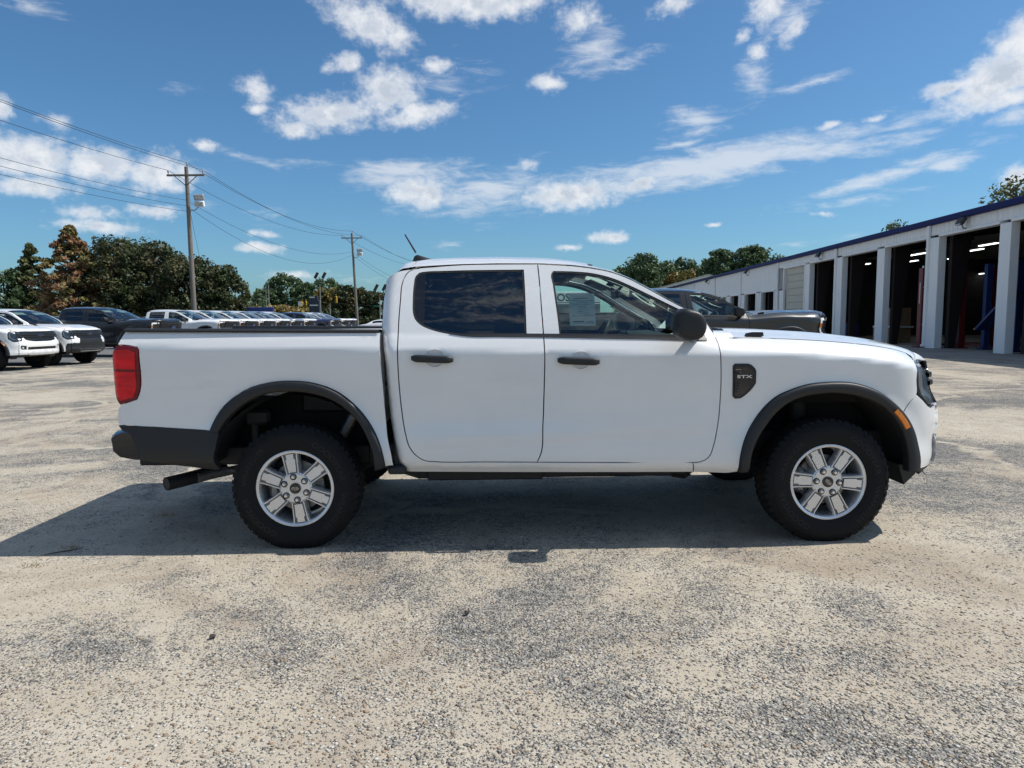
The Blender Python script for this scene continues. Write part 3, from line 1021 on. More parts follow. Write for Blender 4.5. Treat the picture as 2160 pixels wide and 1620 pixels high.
# things inside the service bays
def lift(u, v, mat, label):
    p = ground_at(u, v)
    o = thing('vehicle_lift', label, 'vehicle lift', (p[0] + 1.45, p[1] - .08, 0), BRZ + math.pi / 2, 'two post vehicle lifts in the open bays')
    for k, sg in enumerate((-1, 1)):
        g = Geo()
        y_ = sg * 1.45
        g.box((0, y_, 1.72), (.30, .22, 3.4), r=.012)
        g.box((0, y_, .03), (.52, .46, .05), r=.008)
        g.box((-.05, y_ - sg * .13, .35), (.18, .06, .6), r=.01)
        p = g.build('lift_post', mat, o, smooth=False)
        Geo().box((0, y_ + .112, 2.35), (.05, .004, .9), r=.001).build('post_stripe', PAPER, p, smooth=False)
        Geo().box((0, y_, 3.47), (.08, .08, .1), r=.01).build('post_cap', CHROME, p, smooth=False)
        a = Geo()
        for q in (-1, 1):
            a.box((q * .55, y_ - sg * .42, .16), (1.0, .11, .09), rot=('Z', -sg * q * .55), r=.008)
        a.build('lift_arm', mat, o, smooth=False)
    return o


lift(1940, 733, LIFTRED, 'dark red two post lift inside the bay beside the downspout pier')
lift(2022, 735, LIFTRED, 'bright red two post lift in the wide bay near the right edge')
o = thing('drive_on_ramp', 'blue drive on lift ramp tilted up in the wide bay', 'vehicle lift', ground_at(2074, 738) + np.array([0, -.9, 0]), BRZ)
g = Geo()
g.box((0, -.9, 1.75), (.24, .20, 3.3), r=.012).box((0, .9, 1.75), (.24, .20, 3.3), r=.012)
g.box((0, -.9, .05), (.4, .4, .08), r=.01).box((0, .9, .05), (.4, .4, .08), r=.01)
g.build('lift_post', LIFTBLUE, o, smooth=False)
g = Geo()
cc_, ss_ = math.cos(.62), math.sin(.62)
g.box((-.2, -.15, 1.55), (.5, 2.5, .10), basis=[(1, 0, 0), (0, cc_, -ss_), (0, ss_, cc_)], r=.01)
g.build('ramp_deck', LIFTBLUE, o, smooth=False)
Geo().box((-.2, .92, .83), (.5, .06, .05), r=.008).build('ramp_edge', YELLOW, o, smooth=False)

lamp_lab = ['nearest the wide bay opening', 'second in the wide bay', 'third in the wide bay', 'deep inside the wide bay', 'long one over the bay by the red lift', 'faint one behind the red lift bay',
            'over the carton bay front', 'over the carton bay middle', 'over the carton bay rear', 'over the narrow dark bay', 'small one deep in the narrow bay', 'low one at the back of the carton bay']
for i, (u, v, dd, ln) in enumerate([(2085, 516, 9, 1.4), (2055, 528, 9, 1.5), (2025, 539, 13, 1.2), (2012, 545, 13, 1.2), (1933, 537, 5, 2.0), (1925, 551, 14, 1.2),
                                    (1823, 558, 5, 1.6), (1812, 566, 11, 1.3), (1805, 576, 14, 1.3), (1745, 585, 6, 1.4), (1757, 582, 9, 1.2), (2076, 577, 15, 2.0)]):
    p = ground_at(u, v, 4.2 if v > 575 and u > 2000 else 4.75)
    o = thing('tube_light', 'lit fluorescent tube light hanging ' + lamp_lab[i], 'ceiling light', p, BRZ, 'fluorescent lights in the service bays')
    Geo().box((0, 0, .05), (.22, ln, .06), r=.012).build('housing', SIDING, o, smooth=False)
    Geo().box((0, 0, .0), (.16, ln - .06, .035), r=.012).build('tube', TUBE, o, smooth=False)
for (x_, s_, d, z_, lab, m_) in [(1.6, 12.0, (1.0, 1.9, .75), 0, 'wide brown carton on the floor of the second bay', CARTON), (1.7, 11.6, (.8, 1.0, .9), .88, 'tall brown carton standing on a white board', CARTON),
                                 (1.6, 17.2, (.7, 1.3, .95), 0, 'dark blue tool cabinet in the narrow dark bay', LIFTBLUE), (1.7, 18.4, (.6, .7, 1.1), 0, 'dark red tool cabinet in the narrow dark bay', LIFTRED)]:
    o = thing('carton' if m_ is CARTON else 'tool_cabinet', lab, 'box' if m_ is CARTON else 'cabinet', bw(x_, s_, z_), BRZ)
    Geo().box((0, 0, d[2] / 2), d, r=.01).build('body', m_, o, smooth=False)
    g = Geo()
    if m_ is CARTON:
        g.box((0, 0, d[2] + .002), (d[0] * .98, .06, .004), r=.001).build('tape', PAPER, o, smooth=False)
    else:
        for k in range(4):
            g.box((-d[0] / 2 - .008, 0, d[2] * (k + .6) / 4.6), (.012, d[1] * .92, d[2] / 5.6), r=.003)
        g.build('drawer_front', m_, o, smooth=False)
o = tag(Geo().box((0, 0, .055), (1.1, 2.0, .09), r=.01).build('board', PAPER, None, smooth=False), 'white board lying across the wide brown carton', 'board')
o.location = bw(1.6, 11.9, .76)
o.rotation_euler = (0, 0, BRZ)

# ---------------------------------------------------------------- trees
def leafmat(name, dark, light, warm=None):
    t = NT(name)
    a = t.node('ShaderNodeAttribute', attribute_name='tone')
    b = t.node('ShaderNodeAttribute', attribute_name='leaf')
    c = t.mix(a.outputs['Fac'], dark, light)
    if warm:
        c = t.mix(t.step(t.noise(.35, 4).outputs['Fac'], 0.47, 0.56), c, t.mix(b.outputs['Fac'], warm, tuple(k * 1.5 for k in warm)))
    c = t.mix(t.math('MULTIPLY', b.outputs['Fac'], 0.35), c, tuple(k * 1.6 for k in light))
    t.set(Base_Color=c, Roughness=0.55, Specular_IOR_Level=0.35)
    tr = t.node('ShaderNodeBsdfTranslucent')
    t.l.new(c, tr.inputs['Color'])
    ms = t.node('ShaderNodeMixShader')
    ms.inputs[0].default_value = 0.22
    t.l.new(t.b.outputs[0], ms.inputs[1])
    t.l.new(tr.outputs[0], ms.inputs[2])
    t.l.new(ms.outputs[0], t.out.inputs['Surface'])
    return t.m


LF_MAG = leafmat('magnolia_leaves', (.018, .030, .013), (.062, .084, .030), (.075, .070, .028))
LF_PINE = leafmat('pine_needles', (.045, .075, .036), (.095, .145, .060))
LF_CYP = leafmat('cypress_needles', (.15, .090, .045), (.29, .150, .075), (.15, .150, .048))
LF_OLV = leafmat('olive_conifer_needles', (.045, .064, .026), (.125, .130, .042))
LF_YEL = leafmat('yellowing_leaves', (.075, .085, .022), (.19, .17, .042), (.19, .115, .03))
LF_DRY = leafmat('dry_grass_blades', (.16, .125, .045), (.30, .235, .085))
LF_SCRUB = leafmat('dark_shrub_leaves', (.020, .032, .014), (.055, .070, .022))
BARK = plain('bark', (.085, .068, .052), .95, var=.3, scale=4, bump=.02, bscale=9)


def leaf_mesh(name, clumps, mat, parent, k, size, flat=0.0, squash=1.0):
    """clumps: (x, y, z, radius); k leaf cards per clump"""
    C_ = np.array(clumps, float)
    n = len(C_) * k
    d = rng.normal(size=(n, 3))
    d /= np.linalg.norm(d, axis=1)[:, None]
    rad = np.repeat(C_[:, 3], k) * (0.35 + 0.65 * rng.random(n)**.5)
    P = np.repeat(C_[:, :3], k, 0) + d * rad[:, None] * np.array([1, 1, squash])
    nn = d + rng.normal(size=(n, 3)) * 0.8 + np.array([0, 0, flat])
    nn /= np.linalg.norm(nn, axis=1)[:, None]
    a = np.cross(nn, rng.normal(size=(n, 3)))
    a /= np.linalg.norm(a, axis=1)[:, None] + 1e-9
    b = np.cross(nn, a)
    s = size * (0.55 + 0.9 * rng.random(n))[:, None]
    Q = np.stack([P + a * s, P + b * s * .55, P - a * s, P - b * s * .55], 1).reshape(-1, 3)
    F = np.arange(4 * n).reshape(-1, 4)
    me = bpy.data.meshes.new(name)
    me.vertices.add(4 * n)
    me.vertices.foreach_set('co', Q.reshape(-1))
    me.loops.add(4 * n)
    me.loops.foreach_set('vertex_index', F.reshape(-1).astype(np.int32))
    me.polygons.add(n)
    me.polygons.foreach_set('loop_start', np.arange(0, 4 * n, 4, dtype=np.int32))
    me.update(calc_edges=True)
    tone = np.clip(np.repeat(rng.random(len(C_)), k) * .8 + .2 * rng.random(n), 0, 1)
    for nm, val in (('tone', tone), ('leaf', rng.random(n)**2)):
        A = me.attributes.new(nm, 'FLOAT', 'POINT')
        A.data.foreach_set('value', np.repeat(val, 4).astype(np.float32))
    me.materials.append(mat)
    o = bpy.data.objects.new(name, me)
    COL.objects.link(o)
    o.parent = parent
    return o


def tree(kind, label, x, y, h, w, mat, form='round', k=46, leaf=.16, group=None, base=0.12, n=90, z0=0.0):
    t = thing(kind, label, 'tree', (x, y, z0), rnd.uniform(0, 6), group)
    cl, g = [], Geo()
    g.tube([(0, 0, 0), (.06 * w, .02, h * .35), (.02, .05 * w, h * .7), (0, 0, h * .93)], [.035 * h * .7, .028 * h * .7, .016 * h * .7, .004 * h], 9)
    for i in range(n):
        a = rnd.uniform(0, 2 * math.pi)
        if form == 'cone':
            f = rnd.random()**1.0 * .985
            z = h * (base + (1 - base) * (1 - f)) if False else h * (base + (1 - base) * f)
            R = w * (1 - f)**.85 * (0.92 + .22 * math.sin(11 * f + i % 3)) + .015 * w
            r = R * rnd.uniform(.45, 1.0)
            cl.append((r * math.cos(a), r * math.sin(a), z - .16 * r, (.030 + .055 * (1 - f)) * h * rnd.uniform(.6, 1.15)))
        elif form == 'pine':
            f = rnd.random()
            z = h * (.42 + .58 * f)
            R = w * math.sqrt(max(.05, 1 - ((f - .42) / .62)**2))
            r = R * rnd.uniform(.35, 1.0)
            cl.append((r * math.cos(a), r * math.sin(a), z, .085 * h * rnd.uniform(.55, 1.2)))
        else:
            e = rnd.uniform(-.85, 1)
            zz = h * (base + (1 - base) * .5) + e * h * (1 - base) * .5
            R = w * math.sqrt(max(0, 1 - e * e * (.85 if e > 0 else .45)))
            r = R * rnd.uniform(.5, 1.0)**.6
            cl.append((r * math.cos(a), r * math.sin(a), zz, .10 * h * rnd.uniform(.55, 1.2)))
        if i % 5 == 0:
            c_ = cl[-1]
            zb = max(h * .12, c_[2] - .5 * math.hypot(c_[0], c_[1]) - .3)
            g.tube([(0, 0, zb), (c_[0] * .5, c_[1] * .5, (zb + c_[2]) / 2 + .1), c_[:3]], [.010 * h, .007 * h, .002 * h], 5, cap=False)
    g.build('trunk', BARK, t, warp=False)
    leaf_mesh('crown', cl, mat, t, k, leaf, flat=.5 if form == 'cone' else .25, squash=.55 if form in ('cone', 'pine') else .85)
    return t


def tree_at(kind, label, u, v, y, wpx, mat, **kw):
    p = at(u, v, y)
    return tree(kind, label, p[0], y, p[2], wpx * y / FPX, mat, **kw)


G1 = 'dark trees behind the parked trucks on the left'
tree_at('cypress_tree', 'tall rust brown cypress with pointed crown on the left', 146, 474, 91, 118, LF_CYP, form='cone', n=330, k=60, leaf=.24, base=.06)
tree_at('cypress_tree', 'shorter olive green cypress left of the tall rust one', 62, 512, 99, 66, LF_OLV, form='cone', n=170, k=55, leaf=.26, base=.05)
tree_at('conifer_tree', 'dark conifer at the far left edge of the photo', 8, 572, 97, 48, LF_PINE, n=110, k=50, leaf=.28, base=.03)
tree_at('magnolia_tree', 'broad dark magnolia beside the rust brown cypress', 240, 511, 94, 70, LF_MAG, n=190, k=70, leaf=.22, base=.02)
tree_at('magnolia_tree', 'dark magnolia with rounded top left of the near utility pole', 325, 519, 96, 66, LF_MAG, n=180, k=70, leaf=.22, base=.02)
tree_at('magnolia_tree', 'dark magnolia directly behind the near utility pole', 400, 545, 94, 58, LF_MAG, n=160, k=70, leaf=.22, base=.02)
tree_at('magnolia_tree', 'last dark magnolia at the right end of the dark group', 462, 566, 95, 54, LF_MAG, n=160, k=70, leaf=.22, base=.02)
tree_at('broadleaf_tree', 'dim green tree squeezed behind the magnolia group at centre left', 285, 512, 108, 55, LF_OLV, n=110, k=50, leaf=.26, base=.05)
tree_at('broadleaf_tree', 'low green tree right of the last magnolia over the blue board', 528, 622, 150, 40, LF_PINE, n=90, k=46, leaf=.3, base=.05)
tree_at('pine_tree', 'broad round pine rising behind the paired thin poles', 606, 584, 185, 48, LF_PINE, n=130, k=60, leaf=.36, base=.1)
tree_at('pine_tree', 'lower pine shoulder left of the broad round pine', 566, 612, 180, 38, LF_PINE, n=100, k=50, leaf=.36, base=.05)
tree_at('pine_tree', 'pine between the round pine and the flood light pole', 642, 600, 182, 34, LF_PINE, n=100, k=50, leaf=.36, base=.05)
tree_at('pine_tree', 'pine right behind the tall flood light pole', 688, 592, 178, 32, LF_PINE, n=100, k=50, leaf=.36, base=.05)
tree_at('maple_tree', 'yellow green tree with orange tint beside the hanging signal', 694, 610, 140, 34, LF_YEL, n=120, k=56, leaf=.28, base=.03)
tree_at('magnolia_tree', 'dark tree left of the far utility pole', 728, 606, 132, 26, LF_MAG, n=110, k=60, leaf=.26, base=.02)
tree_at('magnolia_tree', 'dark tree right of the far utility pole', 766, 612, 134, 34, LF_MAG, n=120, k=60, leaf=.26, base=.02)
tree_at('magnolia_tree', 'dark tree against the white cab edge', 806, 622, 132, 34, LF_MAG, n=110, k=60, leaf=.26, base=.02)
tree_at('pine_tree', 'dark pine standing above the windscreen of the white truck', 1356, 541, 150, 42, LF_PINE, n=130, k=60, leaf=.32, base=.1)
tree_at('pine_tree', 'small pine peeking over the cab roof edge', 1318, 566, 165, 26, LF_PINE, n=90, k=50, leaf=.32, base=.1)
tree_at('broadleaf_tree', 'low yellow green tree above the warehouse roof', 1445, 576, 150, 52, LF_YEL, n=110, k=56, leaf=.3, base=.05)
tree_at('pine_tree', 'thin dark pine left of the paired pines over the garage', 1402, 558, 170, 30, LF_PINE, n=90, k=50, leaf=.34, base=.1)
tree_at('pine_tree', 'hazy pine in the dip over the warehouse', 1442, 549, 176, 34, LF_PINE, n=90, k=50, leaf=.34, base=.1)
tree_at('pine_tree', 'round topped pine left of the tallest pine over the garage', 1520, 530, 152, 34, LF_PINE, form='pine', n=130, k=60, leaf=.3, base=.1)
tree_at('pine_tree', 'tallest round topped pine over the garage roof', 1588, 521, 150, 40, LF_PINE, form='pine', n=140, k=60, leaf=.3, base=.1)
tree_at('pine_tree', 'low pine filling the gap under the tallest pine', 1555, 560, 160, 60, LF_PINE, n=120, k=56, leaf=.32, base=.02)
tree_at('pine_tree', 'pine dipping behind the blue roof edge', 1640, 545, 165, 28, LF_PINE, n=90, k=50, leaf=.32, base=.1)
tree_at('broadleaf_tree', 'light green tree top over the blue roof at the right edge', 2146, 388, 66, 68, LF_OLV, n=120, k=34, leaf=.20, base=.25)
tree_at('broadleaf_tree', 'small tree tip over the middle of the blue roof', 1890, 473, 84, 26, LF_OLV, n=60, k=30, leaf=.2, base=.3)
for i_, (u_, v_, y_, w_, m_, lb_) in enumerate([(1378, 572, 172, 46, LF_PINE, 'low pine joining the first pines above the windscreen'), (1420, 570, 178, 40, LF_OLV, 'olive tree closing the gap over the warehouse ridge'), (1478, 562, 172, 44, LF_PINE, 'low pine over the right end of the warehouse roof'),
                                                (1500, 556, 176, 36, LF_OLV, 'olive tree just left of the round topped pines'), (1622, 552, 170, 40, LF_PINE, 'low pine right of the tallest pine over the roof edge'), (1340, 566, 168, 40, LF_OLV, 'olive tree low behind the roof of the white truck')]):
    tree_at('pine_tree' if m_ is LF_PINE else 'broadleaf_tree', lb_, u_, v_, y_, w_, m_, n=120, k=60, leaf=.32, base=.0)
# dry grass bank and shrubs beyond the road
gb = leaf_mesh('dry_grass', [(at(u_, 650, 118)[0], 118 + rnd.uniform(-4, 4), rnd.uniform(.1, at(u_, 644 + 8 * abs(u_ - 590) / 90, 118)[2] - .5), .8) for u_ in np.linspace(520, 668, 150)], LF_DRY, None, 60, .32)
gb['kind'] = 'stuff'
for i, (u, v, w_) in enumerate([(505, 640, 20), (690, 650, 22), (735, 668, 26), (785, 668, 30)]):
    p = at(u, v, 124)
    s_ = thing('shrub', ['dark shrub under the last magnolia', 'shrub at the foot of the yellowing tree', 'shrub behind the parked white trucks end', 'shrub behind the white saloon car'][i], 'shrub', (p[0], 124, 0), 0, 'shrubs along the road')
    leaf_mesh('foliage', [(rnd.uniform(-1, 1) * w_ * .085, rnd.uniform(-1, 1), rnd.uniform(.15, .85) * p[2], .22 * p[2]) for _ in range(40)], LF_SCRUB, s_, 60, .26)
    Geo().tube([(0, 0, 0), (.1, 0, p[2] * .6)], [.08, .03], 6).build('stem', BARK, s_)

# ---------------------------------------------------------------- poles, wires, lamps, signals
t = NT('weathered_pole')
n1 = t.noise(3, 6, .6, t.mapping((6, 6, .5)))
t.set(Base_Color=t.mix(n1.outputs['Fac'], (.11, .095, .078), (.25, .22, .185)), Roughness=.9)
WOOD = t.m
CABLE = plain('cable', (.02, .02, .022), .6)
STEELPOLE = plain('galvanised_pole', (.34, .34, .33), .5, .4)
PORC = plain('porcelain', (.30, .30, .31), .3)
POLES = {}


def upole(label, foot, h, lean=(0, 0), lamps=1, hidden=False):
    o = thing('utility_pole', label, 'utility pole', (foot[0], foot[1], 0), 0, 'wooden utility poles along the lot')
    top = np.array([lean[0], lean[1], h])
    Geo().tube([(0, 0, 0), top * .5, top], [.17, .145, .115], 12).build('post', WOOD, o)
    zc = h - .55
    cx_ = top[:2] * (zc / h)
    Geo().box((cx_[0], cx_[1] - .14, zc), (2.4, .10, .12), r=.01).build('crossarm', WOOD, o, smooth=False)
    g = Geo()
    for sg in (-1, 1):
        g.box((cx_[0] + sg * .40, cx_[1] - .15, zc - .32), (.92, .03, .045), rot=('Y', sg * -.72), r=.006)
    g.build('arm_brace', CHASSIS, o, smooth=False)
    ins = [(cx_[0] - 1.1, cx_[1] - .14, zc + .06), (cx_[0] + 1.1, cx_[1] - .14, zc + .06), (top[0] + .06, top[1], h)]
    for p in ins:
        Geo().lathe([(.0, .0), (.03, .0), (.03, .10), (.055, .12), (.05, .17), (.06, .19), (.045, .24), (0, .25)], 10, 'z', p).build('insulator', PORC, o)
    zl = h * .765
    cl_ = top[:2] * (zl / h)
    for k in range(lamps):
        g = Geo()
        g.tube([(cl_[0] + .1, cl_[1], zl - .1), (cl_[0] + .45, cl_[1] - .05, zl - .08 + .3 * k), (cl_[0] + .75, cl_[1] - .1, zl + .15)], .035, 8)
        arm = g.build('lamp_bracket', STEELPOLE, o)
        for q in range(2):
            zq = zl + .28 + q * .42
            bx = cl_[0] + .78 + k * .5
            hd = Geo().box((bx, cl_[1] - .15, zq), (.62, .22, .36), rot=('X', .35), r=.03).build('lamp_head', SIDING if q == 0 else STEELPOLE, o, smooth=False)
            Geo().box((bx, cl_[1] - .262, zq - .03), (.50, .02, .26), rot=('X', .35), r=.004).build('lamp_glass', LAMPGLASS, hd, smooth=False)
    POLES[label] = dict(ins=[np.array([foot[0], foot[1], 0]) + np.array(p) + (0, 0, .25) for p in ins], low=[np.array([foot[0] + cl_[0] * 1.0 - .12, foot[1] + cl_[1], zl + k]) for k in (.55, .2, -.15)])
    return o


pA = at(407, 650, 45)
hA = at(390, 352, 45)
upole('near wooden utility pole with twin flood lamps over the black pickup', (pA[0] + .08, 45), hA[2], (hA[0] - pA[0], 0))
pB = at(754, 690, 80)
hB = at(741, 492, 80)
upole('far wooden utility pole with flood lamp near the white cab', (pB[0] + .05, 80), hB[2], (hB[0] - pB[0], 0))
pk = list(POLES.values())
nA, nB = pk[0], pk[1]
dv = (nA['ins'][0] - nB['ins'][0])
# wires: behind the viewer's left shoulder, near pole, far pole, on behind the cab


def wire(a, b, sag, rad, label):
    n = 26
    P = []
    for i in range(n):
        q = i / (n - 1)
        p = a + (b - a) * q
        P.append((p[0], p[1], p[2] - 4 * sag * q * (1 - q)))
    o = Geo().tube(P, rad, 5).build('power_line', CABLE, None)
    return tag(o, label, 'power line', 'overhead lines between the utility poles')


nm = ['left crossarm wire', 'right crossarm wire', 'pole top wire']
nxt = nB['ins'][0] + np.array([6.0, 42, -.4])
offC = [np.array([0, 0, 0]), np.array([2.2, 0, 0]), np.array([1.1, 0, .5])]
for k in range(3):
    a0 = nA['ins'][k] + np.array([-2.7, -37.0, .2])
    wire(a0, nA['ins'][k], .7, .013, nm[k] + ' coming in from the left to the near pole')
    wire(nA['ins'][k], nB['ins'][k], 1.1, .014, nm[k] + ' between the near pole and the far pole')
    wire(nB['ins'][k], nxt + offC[k], 1.2, .016, nm[k] + ' leaving the far pole behind the cab')
for k in range(3):
    a0 = nA['low'][k] + np.array([-2.7, -37.0, .2])
    wire(a0, nA['low'][k], .8, .011, ['upper', 'middle', 'lowest'][k] + ' of the low cables coming in from the left')
for k in range(2):
    wire(nA['low'][k], nB['low'][k], [1.4, 2.1][k], .012, ['upper', 'lower'][k] + ' low cable sagging between the two poles')
    wire(nB['low'][k], nxt + np.array([1, 0, -3.0 - k]), 1.6, .013, ['upper', 'lower'][k] + ' low cable leaving the far pole behind the cab')
wire(nA['low'][2] + np.array([.25, 0, -.2]), at(424, 556, 46), .05, .010, 'slack guy wire hanging down from the near pole lamps')

# lamp standards in the distance
def standard(u, v, y, heads, label, rad=.09):
    p = at(u, v, y)
    o = thing('lamp_pole', label, 'lamp pole', (p[0], y, 0), 0, 'slim metal lamp poles beyond the trucks')
    Geo().tube([(0, 0, 0), (0, 0, p[2])], [rad, rad * .6], 8).build('post', STEELPOLE, o)
    for k in range(heads):
        sx = (k - (heads - 1) / 2) * 1.1
        Geo().tube([(0, 0, p[2] - .1), (sx * .6, 0, p[2] + .1), (sx, 0, p[2] + .75)], .05, 6).build('lamp_arm', CHASSIS, o)
        Geo().box((sx + .12, -.1, p[2] + 1.15), (.34, .42, .95), rot=('Y', .5), r=.05).build('lamp_head', LAMPHOUS, o, smooth=False)
    return o


standard(674.5, 598, 100, 2, 'flood light pole with two dark heads over the navy pickup')
standard(801, 625, 92, 2, 'thin lamp pole with two heads against the white cab')
standard(566, 601, 110, 0, 'taller of the two bare grey poles by the blue board')
standard(560.5, 605, 112, 0, 'thinner of the two bare grey poles by the blue board', .06)
standard(696, 640, 96, 0, 'short bare pole right of the dark sign board', .07)

# traffic signals on a span wire
SIG = plain('signal_yellow', (.62, .40, .05), .5)
wire(at(588, 628, 112), at(845, 648, 112), .15, .02, 'span wire carrying the traffic signals')
for u, v, lab in [(637.5, 644, 'first traffic signal from the left over the dry grass'), (645.5, 643, 'second traffic signal from the left over the dry grass'), (655, 641, 'traffic signal touching the dark sign board'),
                  (709, 632, 'traffic signal in front of the yellowing tree'), (750, 633, 'traffic signal just right of the far utility pole')]:
    p = at(u, v, 111.5)
    o = thing('traffic_signal', 'yellow three lamp ' + lab, 'traffic signal', p, 0, 'yellow traffic signals on the span wire')
    g = Geo()
    for k in (-1, 0, 1):
        g.box((0, 0, k * .36), (.34, .24, .345), r=.04)
        g.lathe([(.15, -.12), (.16, -.30), (.145, -.30), (.135, -.12)], 12, 'y', (0, 0, k * .36), closed=True)
    g.box((0, 0, .70), (.06, .06, .4), r=.01)
    h = g.build('signal_body', SIG, o, smooth=False)
    for k in (-1, 0, 1):
        Geo().lathe([(0, -.135), (.12, -.13), (.12, -.12), (0, -.12)], 12, 'y', (0, 0, k * .36)).build('signal_lens', GLOSSBLK, o)
p = at(633, 641, 110)
o = tag(Geo().box((0, 0, 0), (.62, .04, .75), r=.01).build('lane_sign', SIDING, None, smooth=False), 'small white lane sign hanging left of the traffic signals', 'sign')
o.location = p
# dark monument sign and blue board
p = at(664, 660, 104)
zt = at(664, 624, 104)[2]
SGN = plain('sign_slate', (.020, .032, .060), .5)
o = thing('monument_sign', 'tall dark slate sign board with pale text rows beyond the trucks', 'sign', (p[0], 104, 0))
wd = 22 * 104 / 1450
g = Geo()
g.box((0, 0, zt * .44), (wd, .5, zt * .88), r=.04)
g.box((0, 0, zt * .93), (wd * .7, .45, zt * .14), r=.04)
g.build('sign_body', SGN, o, smooth=False)
g = Geo()
for k, (f, w_) in enumerate([(.955, .5), (.72, .8), (.50, .42), (.43, .55), (.24, .5), (.14, .6)]):
    g.box((-wd * .42 + wd * w_ * .5, -.256, zt * f), (wd * w_, .01, zt * .035), r=.002)
g.build('text_row', PAPER, o, smooth=False)
p = at(549, 657, 96)
o = thing('sign_board', 'long low blue sign board above the roofs of the white trucks', 'sign', (p[0], 96, 0))
zt = at(549, 648, 96)[2]
Geo().box((0, 0, zt - .5), (56 * 96 / 1450, .3, 1.0), r=.04).build('panel', plain('sign_blue', (.022, .05, .24), .5), o, smooth=False)
Geo().box((-1.2, 0, (zt - 1) / 2), (.15, .15, zt - 1), r=.02).box((1.2, 0, (zt - 1) / 2), (.15, .15, zt - 1), r=.02).build('leg', STEELPOLE, o, smooth=False)
g = Geo()
for k in range(9):
    g.box((-1.0 + k * .33, -.16, zt - .82), (.2, .012, .22), r=.003)
g.build('text_row', PAPER, o, smooth=False)
p = at(522, 650, 150)
o = thing('far_building', 'long low beige building with dark window row far beyond the blue board', 'building', (p[0], 150, 0))
zt = at(522, 636.5, 150)[2]
Geo().box((0, 3, zt / 2), (38 * 150 / 1450, 6, zt), r=.03).build('wall', plain('beige_brick', (.42, .34, .24), .9), o, smooth=False)
for k in range(5):
    Geo().box((-1.55 + k * .78, -.02, zt - .75), (.5, .06, .65), r=.01).build('window', GLOSSBLK, o, smooth=False)
for u, v, lab, y in [(795, 646, 'green street name sign near the white cab', 112), (613.5, 630.5, 'small green street name sign over the dry grass', 113)]:
    p = at(u, v, y)
    o = tag(Geo().box((0, 0, 0), (1.0, .04, .26), r=.01).build('street_sign', plain('sign_green', (.01, .16, .11), .5), None, smooth=False), lab, 'sign')
    o.location = p
# ground litter
def litter(u, v, ln, lab, mat):
    p = ground_at(u, v)
    o = tag(Geo().tube([(-ln, 0, .010), (-.3 * ln, .2 * ln, .014), (.4 * ln, -.05 * ln, .012), (ln, .1 * ln, .010)], [.003, .011, .010, .002], 7).build('stone', mat, None), lab, 'stone')
    o.location = p
    o.rotation_euler = (0, 0, rnd.uniform(.2, 1.2))


DKSTONE = plain('dark_stone', (.055, .045, .042), .8, var=.3, scale=40)
litter(449, 1348, .016, 'dark elongated stone lying alone on pale sand lower left', DKSTONE)
litter(985, 1298, .013, 'dark stone in front of the truck shadow at centre', DKSTONE)
DRYLEAF = plain('dry_straw', (.30, .22, .08), .9)
for u, v, lab in [(150, 1156, 'dry grass tuft inside the truck shadow'), (70, 1195, 'dry grass tuft just outside the truck shadow'), (345, 1088, 'low straw tuft behind the rear wheel')]:
    p = ground_at(u, v)
    o = thing('grass_tuft', lab, 'grass tuft', p, 0, 'dry grass tufts in the gravel')
    g = Geo()
    for k in range(46):
        a, r0 = rnd.uniform(0, 6.28), rnd.uniform(0, .05)
        x_, y_ = r0 * math.cos(a) * 1.6, r0 * math.sin(a)
        h_ = rnd.uniform(.008, .03)
        dx, dy = rnd.uniform(-.03, .03), rnd.uniform(-.02, .02)
        g.add([(x_ - .0015, y_, 0), (x_ + .0015, y_, 0), (x_ + dx, y_ + dy, h_)], [[0, 1, 2]])
    g.build('blades', DRYLEAF, o, smooth=False)
p = ground_at(133, 1165)
o = tag(Geo().tube([(-.10, -.09, .006), (-.03, -.03, .008), (.04, .02, .007), (.09, .05, .009)], [.002, .004, .004, .002], 6).build('twig', BARK, None), 'thin dark twig beside the shaded grass tuft', 'twig')
o.location = p

# ---------------------------------------------------------------- pickup body: side surface y = -+Wside(x, z)
def zbelt(x):
    return cr(x, [-1.3, 1.04, 2.3, 2.9, 3.2, 3.5, 3.7, 3.85, 3.95, 4.2], [1.354, 1.303, 1.276, 1.262, 1.247, 1.220, 1.190, 1.152, 1.115, 1.0])


PH = [-.95, -.86, -.83, -.80, -.78, -.72, -.62, -.52, -.40, -.25, -.13, -.106, -.098, -.09, -.06, -.03, 0.]
PW = [.84, .87, .893, .918, .928, .933, .927, .921, .922, .930, .9335, .9336, .9325, .9297, .9165, .902, .885]
NS = 3.4


def xfront(z):
    return cr(z, [.36, .44, .52, .60, .72, .85, .93, 1.0, 1.1, 1.17, 1.25], [4.03, 4.115, 4.145, 4.14, 4.155, 4.13, 4.08, 4.065, 4.045, 4.005, 3.92])


